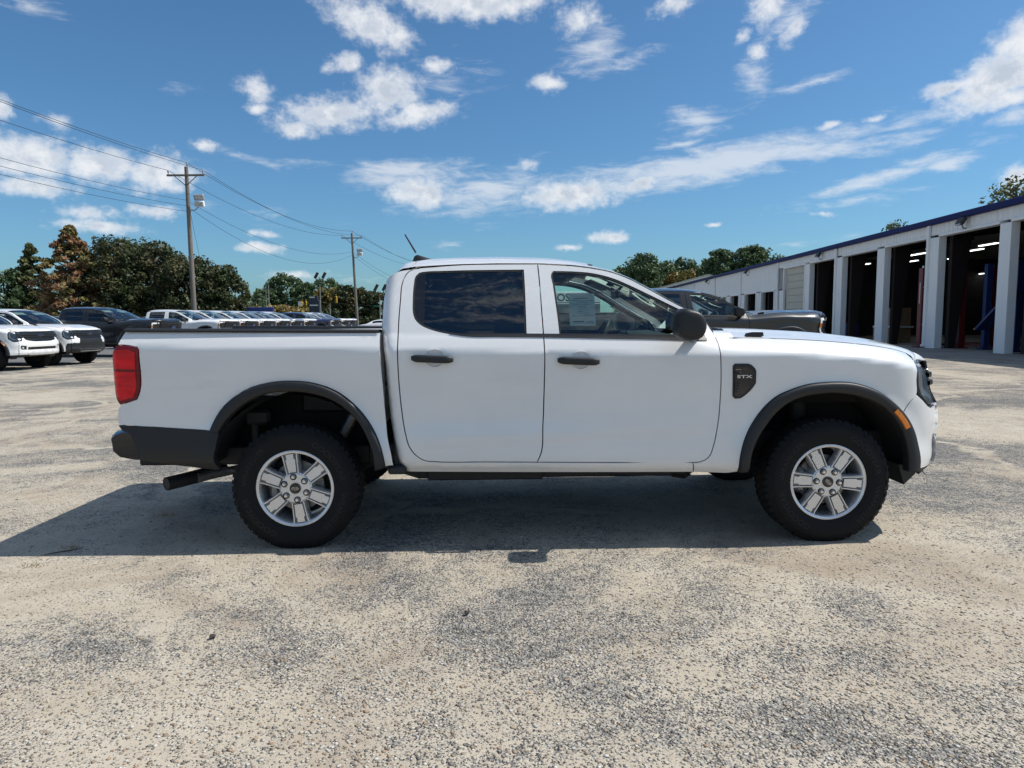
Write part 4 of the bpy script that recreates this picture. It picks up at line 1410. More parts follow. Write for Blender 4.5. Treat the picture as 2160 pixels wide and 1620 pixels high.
def Wside(x, z):
    x = np.asarray(x, float)
    z = np.asarray(z, float)
    h = z - zbelt(x)
    hp = np.maximum(h, 0)
    w = np.where(h > 0, .885 - .36 * hp - .13 * hp * hp, cr(h, PH, PW))
    k = sst(2.35, 2.75, x)
    w = w - k * .085 * np.clip((h + .10) / .10, 0, 1.4)**2
    w = w - .018 * np.clip((x - 2.4) / 1.6, 0, 1)**2 - .02 * np.clip(-x / 1.05, 0, 1)**2
    kz = z - (.655 + .045 * (x - .6))
    w = w + .009 * (sst(-.07, 0, kz) - sst(0, .17, kz)) * sst(.55, .9, x) * (1 - sst(2.3, 2.7, x))
    for c in (0., 3.27):
        r = np.hypot(x - c, z - .378)
        w = w + .024 * (1 - sst(.50, .68, r)) * (h < -.02)
    t = np.clip((x - 3.5) / (xfront(z) - 3.5), 0, .9999)
    w = w * (1 - t**NS)**(1 / NS)
    d = np.clip(x + 1.075, 0.0, .06)
    return w - np.where(x < -1.015, .06 - np.sqrt(np.maximum(.0036 - (.06 - d)**2, 0)), 0)


XR = ([.44, .4757, .5346, .6369, .8089, 1.048, 1.1534, 1.2937, 1.3501, 1.4932, 1.6099, 1.693, 1.76],
      [.645, .6416, .6258, .6056, .5796, .5631, .5564, .5397, .5339, .5367, .5488, .5651, .60])


def Wcab(x, z):
    """as Wside with the rounded rear corner of the cab"""
    r = .075
    d = np.clip(x - cr(z, *XR), 0, r)
    return Wside(x, z) - (r - np.sqrt(np.maximum(r * r - (r - d)**2, 0)))


def spline(pts, step=.02, closed=True, corner=38):
    P = np.array(pts, float)
    n = len(P)
    keep = [i for i in range(n) if np.linalg.norm(P[i] - P[i - 1]) > 1e-6] if closed else list(range(n))
    P = P[keep]
    n = len(P)
    T = np.zeros_like(P)
    isC = np.zeros(n, bool)
    for i in range(n):
        a, b = P[i] - P[i - 1], P[(i + 1) % n] - P[i]
        if not closed and i in (0, n - 1):
            isC[i] = True
            continue
        la, lb = np.linalg.norm(a), np.linalg.norm(b)
        ang = math.degrees(math.acos(np.clip(a @ b / (la * lb), -1, 1)))
        isC[i] = ang > corner
        T[i] = (a / la * lb + b / lb * la) / (la + lb)
    out = []
    for i in range(n if closed else n - 1):
        p, q = P[i], P[(i + 1) % n]
        L = np.linalg.norm(q - p)
        c = (q - p) / L
        t0 = c if isC[i] else T[i]
        t1 = c if isC[(i + 1) % n] else T[(i + 1) % n]
        m = max(1, int(round(L / step)))
        for k in range(m):
            t = k / m
            out.append((2 * t**3 - 3 * t * t + 1) * p + (t**3 - 2 * t * t + t) * L * t0 + (-2 * t**3 + 3 * t * t) * q + (t**3 - t * t) * L * t1)
    if not closed:
        out.append(P[-1])
    return np.array(out)


def area(P):
    return 0.5 * np.sum(P[:, 0] * np.roll(P[:, 1], -1) - np.roll(P[:, 0], -1) * P[:, 1])


def inset(P, d):
    """move a closed outline inwards"""
    if area(P) < 0:
        P = P[::-1]
    e = np.roll(P, -1, 0) - P
    e /= np.linalg.norm(e, axis=1)[:, None] + 1e-12
    nrm = np.stack([-e[:, 1], e[:, 0]], 1)
    m = nrm + np.roll(nrm, 1, 0)
    m /= np.maximum(np.linalg.norm(m, axis=1)[:, None], .6)
    return P + m * d


def inpoly(P, Q):
    x, y = Q[:, 0], Q[:, 1]
    r = np.zeros(len(Q), bool)
    for (x0, y0), (x1, y1) in zip(P, np.roll(P, -1, 0)):
        c = (y0 > y) != (y1 > y)
        if c.any():
            r ^= c & (x < (x1 - x0) * (y - y0) / (y1 - y0 + 1e-15) + x0)
    return r


def cdt(outer, holes, grid):
    loops = [outer] + holes
    B = np.concatenate(loops)
    lo, hi = outer.min(0), outer.max(0)
    gx, gy = np.meshgrid(np.arange(lo[0] + grid * .5, hi[0], grid), np.arange(lo[1] + grid * .5, hi[1], grid))
    gx[::2] += grid * .25
    gx[1::2] -= grid * .25
    Q = np.stack([gx.ravel(), gy.ravel()], 1)
    if len(Q):
        ok = inpoly(outer, Q)
        for h in holes:
            ok &= ~inpoly(h, Q)
        Q = Q[ok]
        if len(Q):
            d = np.min(np.hypot(Q[:, None, 0] - B[None, :, 0], Q[:, None, 1] - B[None, :, 1]), 1)
            Q = Q[d > grid * .45]
    V = np.concatenate([B, Q])
    E, off = [], 0
    for l in loops:
        n = len(l)
        E += [(off + i, off + (i + 1) % n) for i in range(n)]
        off += n
    vo, _, fo, ov, _, _ = delaunay_2d_cdt([Vector(p) for p in V.tolist()], E, [], 0, 1e-7)
    V2 = np.array([v[:] for v in vo])
    remap = {}
    for i, l in enumerate(ov):
        for k in l:
            remap[k] = i
    F = np.array([f for f in fo if len(f) == 3])
    c = V2[F].mean(1)
    ok = inpoly(outer, c)
    for h in holes:
        ok &= ~inpoly(h, c)
    F = F[ok]
    L, off = [], 0
    for l in loops:
        L.append([remap[off + i] for i in range(len(l))])
        off += len(l)
    return V2, F, L


def panel(name, outline, mapf, out, mat, parent, holes=(), ins=.0035, hins=0.0, flange=.022, grid=.03, step=.02, corner=38, raw=False):
    """sheet cut along outline in surface parameters; mapf lifts (a, b) to 3-D; edges return inwards"""
    O_ = inset(np.array(outline, float) if raw else spline(outline, step, corner=corner), ins)
    H_ = [inset(spline(h, step, corner=corner), hins) for h in holes]
    V2, F, L = cdt(O_, H_, grid)
    e = 1e-4

    def nrm(A):
        a = mapf(A + [e, 0]) - mapf(A - [e, 0])
        b = mapf(A + [0, e]) - mapf(A - [0, e])
        n_ = np.cross(a, b)
        return n_ / (np.linalg.norm(n_, axis=1)[:, None] + 1e-15)
    P = mapf(V2)
    N = nrm(V2)
    if np.mean(N @ np.array(out)) < 0:
        N = -N
    fn = np.cross(P[F[:, 1]] - P[F[:, 0]], P[F[:, 2]] - P[F[:, 0]])
    fl = np.einsum('ij,ij->i', fn, N[F[:, 0]]) < 0
    F[fl] = F[fl][:, ::-1]
    verts, faces, nor = P.tolist(), F.tolist(), N.tolist()
    if flange:
        for l in L:
            p, n_ = P[l], N[l]
            tg = np.roll(p, -1, 0) - np.roll(p, 1, 0)
            sd_ = np.cross(tg, n_)
            sd_ /= np.linalg.norm(sd_, axis=1)[:, None] + 1e-15
            b = len(verts)
            m = len(l)
            verts += p.tolist() + (p - n_ * flange).tolist()
            nor += sd_.tolist() * 2
            for i in range(m):
                j = (i + 1) % m
                faces.append([b + i, b + m + i, b + m + j, b + j])
    return mk(name, verts, faces, mat, parent, normals=nor)


def sidef(sd, off=0.0, W_=Wside):
    def f(A):
        return np.stack([A[:, 0], sd * (W_(A[:, 0], A[:, 1]) + off), A[:, 1]], 1)
    return f


def frontf(off=0.0):
    """front wrap: a in [-1.2, 1.2] around the nose, b = height"""
    def f(A):
        s = np.clip(np.abs(A[:, 0]) / 1.2, 0, 1)
        th = s * math.pi / 2
        xf = xfront(A[:, 1])
        x = 3.5 + (xf - 3.5) * np.clip(np.cos(th), 1e-5, 1)**(2 / NS)
        w = Wside(np.minimum(x, xf - 1e-6), A[:, 1])
        base = Wside(np.full_like(x, 3.5), A[:, 1])
        w = np.where(s < .5, base * np.sin(th)**(2 / NS), w)
        y = np.sign(A[:, 0]) * w
        p = np.stack([x, y, A[:, 1]], 1)
        if off:
            nx = np.cos(th)
            p[:, 0] += off * nx
            p[:, 1] += off * np.sin(th) * np.sign(A[:, 0])
        return p
    return f


def s_of_x(x, z):
    t = np.clip((x - 3.5) / (xfront(z) - 3.5), 0, 1)
    return float(np.arccos(t**(NS / 2)) / (math.pi / 2) * 1.2)


def s_of_y(y, w0=.91):
    return float(np.arcsin(np.clip(abs(y) / w0, 0, 1)**(NS / 2)) / (math.pi / 2) * 1.2) * (1 if y >= 0 else -1)


RD = [(1.4943, 1.7326), (1.2457, 1.7341), (1.0009, 1.7295), (0.8423, 1.7184), (0.7457, 1.7080), (0.6962, 1.6900), (0.6738, 1.6620), (0.6558, 1.6081), (0.6507, 1.5214), (0.6441, 1.3776), (0.6431, 1.2649), (0.6436, 1.1441), (0.6476, 1.0012), (0.6577, 0.8571), (0.6778, 0.7131), (0.7052, 0.6212), (0.747, 0.5684), (0.7949, 0.5411), (0.8607, 0.5344), (1.148, 0.5296), (1.4735, 0.5243), (1.4936, 0.5686), (1.5094, 0.7498), (1.5186, 0.9928), (1.5217, 1.1815), (1.5181, 1.2937), (1.5098, 1.4657), (1.5016, 1.6332)]
FD = [(1.4943, 1.7326), (1.6009, 1.7274), (1.7192, 1.7191), (1.8342, 1.7032), (1.9513, 1.6783), (2.0665, 1.6325), (2.1796, 1.5692), (2.2917, 1.5036), (2.4056, 1.4401), (2.4658, 1.4060), (2.5195, 1.3730), (2.5525, 1.3420), (2.5740, 1.2990), (2.5790, 1.2469), (2.580, 1.1916), (2.5841, 1.1208), (2.5882, 1.0027), (2.5869, 0.8924), (2.5784, 0.7644), (2.5644, 0.6748), (2.5467, 0.6028), (2.5238, 0.5479), (2.4955, 0.5245), (2.4687, 0.5142), (2.4206, 0.5110), (1.9562, 0.5166), (1.4735, 0.5243), (1.4936, 0.5686), (1.5094, 0.7498), (1.5186, 0.9928), (1.5217, 1.1815), (1.5181, 1.2937), (1.5098, 1.4657), (1.5016, 1.6332)]
RWIN = [(1.4076, 1.6983), (1.2454, 1.6978), (1.0395, 1.6961), (0.8928, 1.6925), (0.7962, 1.6886), (0.7584, 1.6813), (0.7386, 1.6621), (0.7287, 1.6087), (0.7249, 1.5005), (0.7282, 1.4341), (0.7406, 1.3968), (0.77, 1.3652), (0.8506, 1.3277), (0.9278, 1.3086), (0.9849, 1.3000), (1.4165, 1.2950), (1.414, 1.4577), (1.4114, 1.6041)]
FWIN = [(1.5905, 1.6881), (1.7175, 1.6843), (1.8324, 1.6731), (1.8909, 1.6607), (1.9778, 1.6331), (2.0635, 1.5938), (2.1769, 1.5368), (2.2895, 1.4787), (2.3767, 1.433), (2.456, 1.386), (2.4869, 1.3509), (2.4971, 1.2718), (2.3199, 1.2760), (1.9594, 1.2850), (1.6145, 1.2920), (1.6062, 1.3985), (1.5952, 1.4999), (1.5843, 1.603), (1.578, 1.6717)]
BELT = [(0.9506, 1.307), (1.1847, 1.3079), (1.4166, 1.305), (1.6145, 1.3014), (1.9594, 1.2928), (2.3197, 1.2812), (2.4598, 1.2739), (2.5195, 1.2701), (2.5123, 1.2507), (2.3285, 1.2599), (1.9576, 1.2702), (1.5162, 1.2825), (1.2703, 1.2874), (1.0421, 1.2936)]
FFO = [(2.7044, 0.4482), (2.7113, 0.5482), (2.7472, 0.6743), (2.7938, 0.7631), (2.8561, 0.8465), (2.9267, 0.9096), (3.0169, 0.9524), (3.1049, 0.9806), (3.1967, 0.9928), (3.2865, 0.9962), (3.3804, 0.9908), (3.4724, 0.968), (3.57, 0.9246), (3.6674, 0.8544), (3.7416, 0.779), (3.8005, 0.6823), (3.8323, 0.5887), (3.8473, 0.5195), (3.845, .437)]
FFI = [(2.7694, 0.4498), (2.7747, 0.5494), (2.8067, 0.6382), (2.8621, 0.7295), (2.9246, 0.8098), (3.0156, 0.8811), (3.1035, 0.9122), (3.195, 0.9259), (3.2847, 0.9293), (3.3785, 0.9181), (3.4708, 0.8952), (3.5687, 0.8485), (3.6461, 0.7833), (3.7082, 0.6971), (3.7394, 0.6228), (3.7577, 0.5488), (3.7622, .437)]
FRO = [(-0.4903, 0.7382), (-0.4648, 0.7972), (-0.4081, 0.8795), (-0.3431, 0.9362), (-0.2494, 0.9898), (-0.1599, 1.0177), (-0.0688, 1.0312), (0.0188, 1.0332), (0.1085, 1.0252), (0.1949, 1.0029), (0.2836, 0.9618), (0.3694, 0.8937), (0.4303, 0.8258), (0.483, 0.7438), (0.5193, 0.6626), (0.5437, 0.5737), (0.5532, 0.5058)]
FRI = [(-0.4326, 0.7336), (-0.3882, 0.7981), (-0.3135, 0.8702), (-0.2324, 0.9221), (-0.142, 0.9583), (-0.0268, 0.9688), (0.0632, 0.9651), (0.1499, 0.9499), (0.2473, 0.9146), (0.3348, 0.8537), (0.4054, 0.773), (0.4474, 0.6934), (0.4831, 0.5935), (0.4872, 0.4833)]
BEDR = [(0.603, 0.5132), (0.5963, 0.5712), (0.5749, 0.6788), (0.5605, 0.8409), (0.5513, 1.005), (0.5424, 1.1564), (0.5351, 1.319)]
LAMP = [(-1.0248, 1.2552), (-0.9476, 1.2532), (-0.9017, 1.2445), (-0.8911, 1.2277), (-0.9102, 0.9632), (-0.925, 0.9318), (-1.0288, 0.8977), (-1.0456, 0.9171), (-1.0690, 0.9898), (-1.0700, 1.126), (-1.0500, 1.2144)]
QUART = [(-1.0512, 0.7757), (-0.7876, 0.7589), (-0.4903, 0.7382), (-0.4325, 0.7308), (-0.4492, 0.6439), (-0.4654, 0.5629), (-0.4469, 0.4949), (-0.612, 0.5086), (-0.9141, 0.5571), (-0.9242, 0.5829), (-0.9613, 0.6887), (-0.9779, 0.7213), (-1.0238, 0.7431)]
VENT = [(2.6554, 1.1), (2.6676, 1.1143), (2.7482, 1.1135), (2.7686, 1.1059), (2.7913, 1.0844), (2.799, 1.067), (2.7993, 0.9949), (2.7859, 0.9729), (2.7279, 0.9142), (2.7096, 0.9027), (2.6764, 0.9002), (2.6612, 0.916)]
MIRR = [(2.27, 1.3738), (2.2831, 1.4257), (2.3049, 1.4447), (2.3436, 1.4416), (2.4034, 1.4193), (2.4275, 1.3862), (2.4369, 1.3285), (2.4129, 1.2763), (2.3743, 1.2601), (2.3159, 1.2675), (2.2754, 1.2913), (2.2679, 1.3299)]
# door-gap rail of the cab and the matching centre line of roof and windscreen
RAIL = [(0.600, 1.640), (0.622, 1.690), (0.660, 1.710), (0.7457, 1.7230), (0.8423, 1.7274), (1.0009, 1.7350), (1.2457, 1.7401), (1.4943, 1.7385), (1.6009, 1.7334), (1.7192, 1.7251), (1.8342, 1.7092), (1.9513, 1.6843), (2.0665, 1.6385), (2.1796, 1.5752), (2.2917, 1.5096), (2.4056, 1.4461), (2.4658, 1.4122), (2.5195, 1.3790), (2.5555, 1.3480), (2.5830, 1.3040)]
CENT = [(.585, 1.650), (.600, 1.745), (.650, 1.785), (.7457, 1.800), (.8423, 1.808), (1.0009, 1.815), (1.2457, 1.817), (1.4943, 1.810), (1.62, 1.801), (1.75, 1.785), (1.89, 1.757), (2.02, 1.717), (2.14, 1.662), (2.26, 1.598), (2.38, 1.528), (2.50, 1.456), (2.57, 1.412), (2.63, 1.372), (2.68, 1.335), (2.735, 1.288)]


def resamp(P, n):
    P = np.array(P, float)
    d = np.r_[0, np.cumsum(np.linalg.norm(np.diff(P, axis=0), axis=1))]
    q = np.linspace(0, d[-1], n)
    return np.stack([np.interp(q, d, P[:, k]) for k in range(P.shape[1])], 1)


def Zc(x):
    return cr(x, [2.6, 3.0, 3.3, 3.6, 3.8, 3.9, 3.97, 4.01, 4.035], [1.328, 1.313, 1.293, 1.258, 1.220, 1.193, 1.166, 1.143, 1.112])


def lozenge(G, outline, layers, f):
    """solid from one outline, scaled and shifted per layer: (y, scale, dx, dz)"""
    O_ = np.array(outline)
    c = O_.mean(0)
    P = []
    for y, s, dx, dz in layers:
        q = c + (O_ - c) * s
        P.append([(a + dx, y, b + dz) for a, b in q])
    G.grid(np.array(P), wrap=True)
    n = len(O_)
    m = len(layers)
    base = len(G.v) - n * m
    G.f += [[base + (m - 1) * n + k for k in range(n)], [base + k for k in range(n)][::-1]]
    G.mi += [G.cur] * 2
    return G


# ---------------------------------------------------------------- wheel (axis along y, outer face towards -y)
def make_wheel(parent, loc, rz, spin, style='alloy', scale=1.0, mats=None):
    rimm, recm = (ALLOY, ALLOYD) if style == 'alloy' else (BLACKALLOY, BLACKALLOY)
    sv = WARP[0]
    WARP[0] = None
    g = Geo()
    # barrel and outer lip
    g.lathe([(.236, -.108), (.240, -.100), (.238, -.094), (.231, -.094), (.224, -.098), (.218, -.090), (.214, -.06), (.206, .02), (.200, .09), (.205, .10), (.22, .10)], 56)
    g.lathe([(.236, -.108), (.230, -.110), (.219, -.104), (.214, -.092)], 56)
    w = g.build('wheel', rimm, parent)
    w.location = loc
    w.rotation_euler = (0, 0, rz)
    w.scale = (scale,) * 3
    # tyre
    prof = [(.232, -.100), (.240, -.112), (.258, -.120), (.280, -.1265), (.305, -.129), (.330, -.127), (.350, -.119), (.362, -.112), (.374, -.103), (.381, -.085), (.3835, -.05), (.3835, .05), (.381, .085), (.374, .103),
            (.350, .119), (.305, .129), (.258, .120), (.232, .100)]
    Geo().lathe(prof, 72).build('tyre', TYRE, w, angle=60)
    tr = Geo()
    NL = 54
    for side in (-1, 1):
        for i in range(NL):
            a = 2 * math.pi * (i + (.5 if side > 0 else 0)) / NL
            ca, sa = math.cos(a), math.sin(a)
            lo, hi = (-.020, .020) if i % 2 else (-.016, .016)
            dep = .350 if i % 2 else .357
            V = []
            for (r_, y_) in ((dep, .1215), (.3885, .088), (.3885, .056), (dep - .01, .085)):
                for q in (lo, hi):
                    x_, z_ = r_, q * .82 + (.012 * (0.1 - y_) / .05)
                    V.append((x_ * ca - z_ * sa, side * y_, x_ * sa + z_ * ca))
            tr.add(V, [[0, 1, 3, 2], [2, 3, 5, 4], [0, 2, 4, 6], [1, 7, 5, 3]])
    for row, (y0, y1) in enumerate(((-.050, -.018), (-.014, .014), (.018, .050))):
        for i in range(NL):
            a0 = 2 * math.pi * (i + .33 * row) / NL
            a1 = a0 + 2 * math.pi / NL * .80
            V = []
            for a in (a0, a1):
                for y_ in (y0, y1):
                    b = a + .02 * (y_ > y0)
                    for r_ in (.381, .3885):
                        V.append((r_ * math.cos(b), y_, r_ * math.sin(b)))
            tr.add(V, [[1, 3, 7, 5], [0, 1, 5, 4], [2, 6, 7, 3], [0, 2, 3, 1], [4, 5, 7, 6]])
    # fine shoulder ribs
    for i in range(72):
        a = 2 * math.pi * i / 72
        c0, s0 = math.cos(a), math.sin(a)
        c1, s1 = math.cos(a + .05), math.sin(a + .05)
        tr.add([(.338 * c0, -.1258, .338 * s0), (.338 * c1, -.1258, .338 * s1), (.349 * c1, -.1222, .349 * s1), (.349 * c0, -.1222, .349 * s0)], [[0, 1, 2, 3]])
    o = tr.build('tread', TYRE, w, smooth=False)
    o['kind'] = 'stuff'
    # raised lettering round the sidewall
    if style == 'alloy':
        for txt, mid, hgt, wd, r0 in (('GOODYEAR', 218, .034, .30, .298), ('WRANGLER', 150, .030, .27, .300), ('GOODYEAR', 38, .034, .30, .298), ('WRANGLER', 330, .030, .27, .300)):
            tv, tf = text_flat(txt, 0, .012)
            sx = wd / tv[:, 0].max()
            V = []
            for (a, b) in tv:
                ang = math.radians(mid) + (wd / 2 - a * sx) / r0
                r_ = r0 - .014 + b * hgt
                V.append((r_ * math.cos(ang), -.1300, r_ * math.sin(ang)))
            Geo().add(V, tf).build('sidewall_lettering', TYRELET, w, smooth=False)
    # spokes
    hubr = .088
    for k in range(6):
        a = math.radians(spin + 60 * k)
        ur, ul = np.array([math.cos(a), 0, math.sin(a)]), np.array([-math.sin(a), 0, math.cos(a)])
        prof_ = [(.084, .041), (.10, .043), (.14, .046), (.190, .050), (.228, .058)]
        cs_ = ((-1.0, .060), (-1.0, .012), (-.88, .0), (-.76, .0), (-.72, .010), (.72, .010), (.76, .0), (.88, .0), (1.0, .012), (1.0, .060))
        P = np.array([[ur * r_ + ul * (q * h_) + np.array([0, -.101 + dy, 0]) for q, dy in cs_] for r_, h_ in prof_])
        g = Geo().grid(P[:, :5]).grid(P[:, 5:])
        g.cur = 1
        g.grid(P[:, 4:6])
        g.build('spoke', [rimm, recm], w, angle=25)
        g = Geo()
        pl = [(.100, .0235), (.150, .027), (.176, .029), (.184, .021), (.212, .023)]
        P = [[ur * r_ + ul * (q * h_) + np.array([0, -.0995 + dy, 0]) for q, dy in ((-1, .008), (-1, 0), (1, 0), (1, .008))] for r_, h_ in pl]
        g.grid(np.array(P))
        g.build('spoke_inlay', rimm if style == 'alloy' else recm, w, angle=25)
    Geo().lathe([(0, -.097), (.05, -.098), (.088, -.0985), (.099, -.090), (.102, -.05), (.102, .0)], 30).build('hub', rimm, w)
    for k in range(6):
        a = math.radians(spin + 60 * k)
        c_ = (.0715 * math.cos(a), 0, .0715 * math.sin(a))
        Geo().lathe([(.0205, -.0960), (.0205, -.1015), (.0140, -.1018), (.0140, -.0960)], 14, 'y', c_).build('nut_seat', CHASSIS, w)
        Geo().lathe([(.0118, -.096), (.0112, -.112), (.0085, -.116), (0, -.1165)], 8, 'y', c_).build('lug_nut', CHROME, w)
    Geo().lathe([(.0335, -.096), (.0335, -.1035), (.0310, -.1055), (0, -.1065)], 26).build('centre_cap', GLOSSBLK, w)
    g = Geo()
    tl = math.radians(spin - 98)
    el_o = [(.0215 * math.cos(q), .0100 * math.sin(q)) for q in np.linspace(0, 2 * math.pi, 25)[:-1]]
    V, F = [], []
    for sc in (1.0, .86):
        V += [(p * sc, q * sc) for p, q in el_o]
    F = [[i, (i + 1) % 24, 24 + (i + 1) % 24, 24 + i] for i in range(24)]
    tv, tf = text_flat('Ford', .35)
    sx = .026 / tv[:, 0].max()
    b = len(V)
    V += [((p[0] - tv[:, 0].max() / 2) * sx, (p[1] - .42) * .0105) for p in tv]
    F += [[i + b for i in f] for f in tf]
    V = [(p * math.cos(tl) - q * math.sin(tl), -.1073, p * math.sin(tl) + q * math.cos(tl)) for p, q in V]
    g.add(V, F).build('emblem', BADGE, w, smooth=False)
    # brake disc and caliper
    Geo().lathe([(.05, -.02), (.155, -.02), (.158, -.012), (.158, .012), (.155, .02), (.05, .02)], 40).build('brake_disc', BARE, w)
    g = Geo()
    for sg in (-1, 1):
        g.box((-.145, 0.0, sg * .03), (.07, .10, .10), r=.02)
    g.lathe([(.026, -.052), (.026, -.06), (.0, -.06)], 14, 'y', (-.145, 0, .03))
    g.build('brake_caliper', BARE, w)
    Geo().lathe([(.0, .03), (.19, .03), (.195, .06), (.0, .065)], 30).build('backing_plate', CHASSIS, w)
    WARP[0] = sv
    return w


def warp_full(v):
    """vertex warp from the mid-size body to a taller, squarer full-size one"""
    v = v.copy()
    x, z = v[:, 0].copy(), v[:, 2].copy()
    v[:, 0] = x * 1.12
    v[:, 1] *= 1.065
    v[:, 2] = z * 1.045 + .105 * sst(2.3, 3.5, x) * sst(.55, 1.15, z) + .02 * sst(2.5, 0, x) * sst(.6, 1.2, z)
    nose = sst(3.35, 4.05, x) * sst(.75, 1.05, z)
    v[:, 0] += .10 * nose * sst(.85, 1.2, z)
    v[:, 2] += .075 * sst(3.4, 4.0, x) * sst(1.0, 1.2, z)
    return v


def make_pickup(name, label, group, full=False, wheel='alloy', spin=(98, 56), detail=True, bumper_mat=None):
    R = thing(name, label, 'pickup truck', (0, 0, 0), 0, group)
    WARP[0] = warp_full if full else None
    pm = WHITE
    for sd in (-1, 1):
        out = (0, sd, 0)
        f = sidef(sd)
        fc = sidef(sd, 0, Wcab)
        # ---- doors
        for nm, ol, win, hx, cup in (('rear_door', RD, RWIN, (.7255, .9741), (.8626, 1.1632)), ('front_door', FD, FWIN, (1.5983, 1.8489), (1.7388, 1.1432))):
            cu = [(cup[0] + .058 * math.cos(q), cup[1] + .052 * math.sin(q)) for q in np.linspace(0, 2 * math.pi, 25)[:-1]]
            d = panel(nm, ol, f, out, pm, R, holes=[win, cu] if detail else [win], corner=45)
            if detail:
                g = Geo()
                P = []
                for rr in (1.0, .96, .85, .68, .45, .2, .02):
                    P.append([(cup[0] + .058 * rr * math.cos(q), sd * (float(Wside(cup[0] + .058 * rr * math.cos(q), cup[1] + .05 * rr * math.sin(q))) - .008 * (1 - rr**3)), cup[1] + .050 * rr * math.sin(q)) for q in np.linspace(0, 2 * math.pi, 25)[:-1]])
                g.grid(np.array(P), wrap=True)
                g.build('handle_cup', pm, d, angle=70)
            g = Geo()
            P = []
            for i, x_ in enumerate(np.linspace(hx[0], hx[1], 13)):
                e = min(i, 12 - i)
                k = [.55, .88, 1.0, 1.0, 1.0, 1.0, 1.0][e]
                zc_ = cup[1] + .002 - .012 * (x_ - hx[0]) / (hx[1] - hx[0])
                yc_ = float(Wside(x_, zc_)) + .024 - .012 * (e == 0)
                P.append([(x_, sd * (yc_ + .016 * k * math.copysign(abs(math.cos(q))**.6, math.cos(q))), zc_ + .0225 * k * math.copysign(abs(math.sin(q))**.6, math.sin(q))) for q in np.linspace(0, 2 * math.pi, 17)[:-1]])
            g.grid(np.array(P), wrap=True)
            n0 = len(g.v)
            g.f += [list(range(16)), list(range(n0 - 16, n0))[::-1]]
            g.mi += [0, 0]
            for x_ in (hx[0] + .03, hx[1] - .03):
                g.box((x_, sd * (float(Wside(x_, cup[1])) + .004), cup[1] - .004), (.035, .035, .03), r=.006)
            g.build('door_handle', TRIM, d, angle=50)
            # window: rubber frame and pane
            sp_ = spline(win, .02, corner=45)
            innr = inset(sp_, .012)
            panel('window_seal', inset(sp_, .0006), sidef(sd, -.003), out, RUBBER, d, holes=[innr], ins=0, flange=.018, raw=True)
            priv = nm == 'rear_door'
            panel('window_pane', inset(sp_, .008), sidef(sd, -.007), out, PRIVACY if priv else GLASS, d, ins=0, flange=0, raw=True, grid=.05)
            if priv:
                panel('quarter_applique', [(.7386, 1.6621), (.7584, 1.6813), (.802, 1.6890), (.800, 1.50), (.798, 1.350), (.770, 1.3652), (.7406, 1.3968), (.7282, 1.4341), (.7249, 1.5005), (.7287, 1.6087)], sidef(sd, -.004), out, GLOSSBLK, d, ins=.002, flange=.004)
        panel('belt_moulding', BELT, sidef(sd, .006), out, TRIM, R, ins=0, flange=.012)
        # ---- cab side frame round the doors: rear pillar and sill
        rear = [(float(cr(z, *XR)), z) for z in np.linspace(.4757, 1.655, 24)]
        cs = [(2.4381, .4428)] + [(2.4264, .5103)] + FD[24:27] + [RD[20]] + [RD[k] for k in range(19, 3, -1)] + [(.700, 1.7040), (.625, 1.690)] + rear[::-1] + [(.655, .462), (.9419, .4576), (1.3794, .4514), (1.964, .4456)]
        panel('cab_side', cs, fc, out, pm, R, ins=.0035, grid=.028, flange=.03)
        # ---- front wing
        arc = spline(FFO, .02, closed=False)
        ffr = [tuple(p) for p in arc if p[0] < 3.715]
        fe = [(x_, float(zbelt(x_))) for x_ in (3.815, 3.72, 3.6, 3.45, 3.3, 3.1, 2.95, 2.85, 2.75, 2.66)]
        wing = [(2.4381, .4428), (2.55, .4375), (2.66, .4365)] + ffr[::2] + [(3.721, .8032), (3.7664, .8656), (3.8155, .9101), (3.8130, 1.0042), (3.825, 1.116)] + fe + [(2.615, 1.285), (2.583, 1.300)] + FD[12:24] + [(2.4264, .5103)]
        panel('front_wing', wing, f, out, pm, R, corner=50, grid=.028)
        # ---- bed side
        arcr = [tuple(p) for p in spline(FRO, .02, closed=False)][::2]
        bed = [(-1.029, .8948), (-1.050, .8722), (-1.0560, .8184), (-1.0488, .7759), (-.7876, .7589)] + arcr + [(.5592, .509)] + BEDR + [(-.0368, 1.3258), (-.6018, 1.3327), (-.9856, 1.3371), (-1.0008, 1.3065), (-1.0191, 1.2593)] + LAMP[1:7]
        panel('bed_side', bed, f, out, pm, R, corner=25, grid=.03)
        # ---- tail lamp
        tl = panel('tail_lamp', LAMP, sidef(sd, .004), out, TAILD, R, ins=.002, flange=.05, corner=25)
        up = [(-1.045, 1.225), (-.955, 1.228), (-.915, 1.212), (-.918, 1.110), (-1.060, 1.115), (-1.056, 1.19)]
        lo_ = [(-1.060, 1.100), (-.918, 1.096), (-.930, .975), (-.945, .945), (-1.022, .922), (-1.040, .94), (-1.058, .995)]
        for q in (up, lo_):
            panel('lamp_lens', q, sidef(sd, .0065), out, TAIL, tl, ins=0, flange=.004, grid=.02)
        panel('rear_quarter_trim', QUART, sidef(sd, .004), out, TRIM, R, ins=.002, flange=.04)
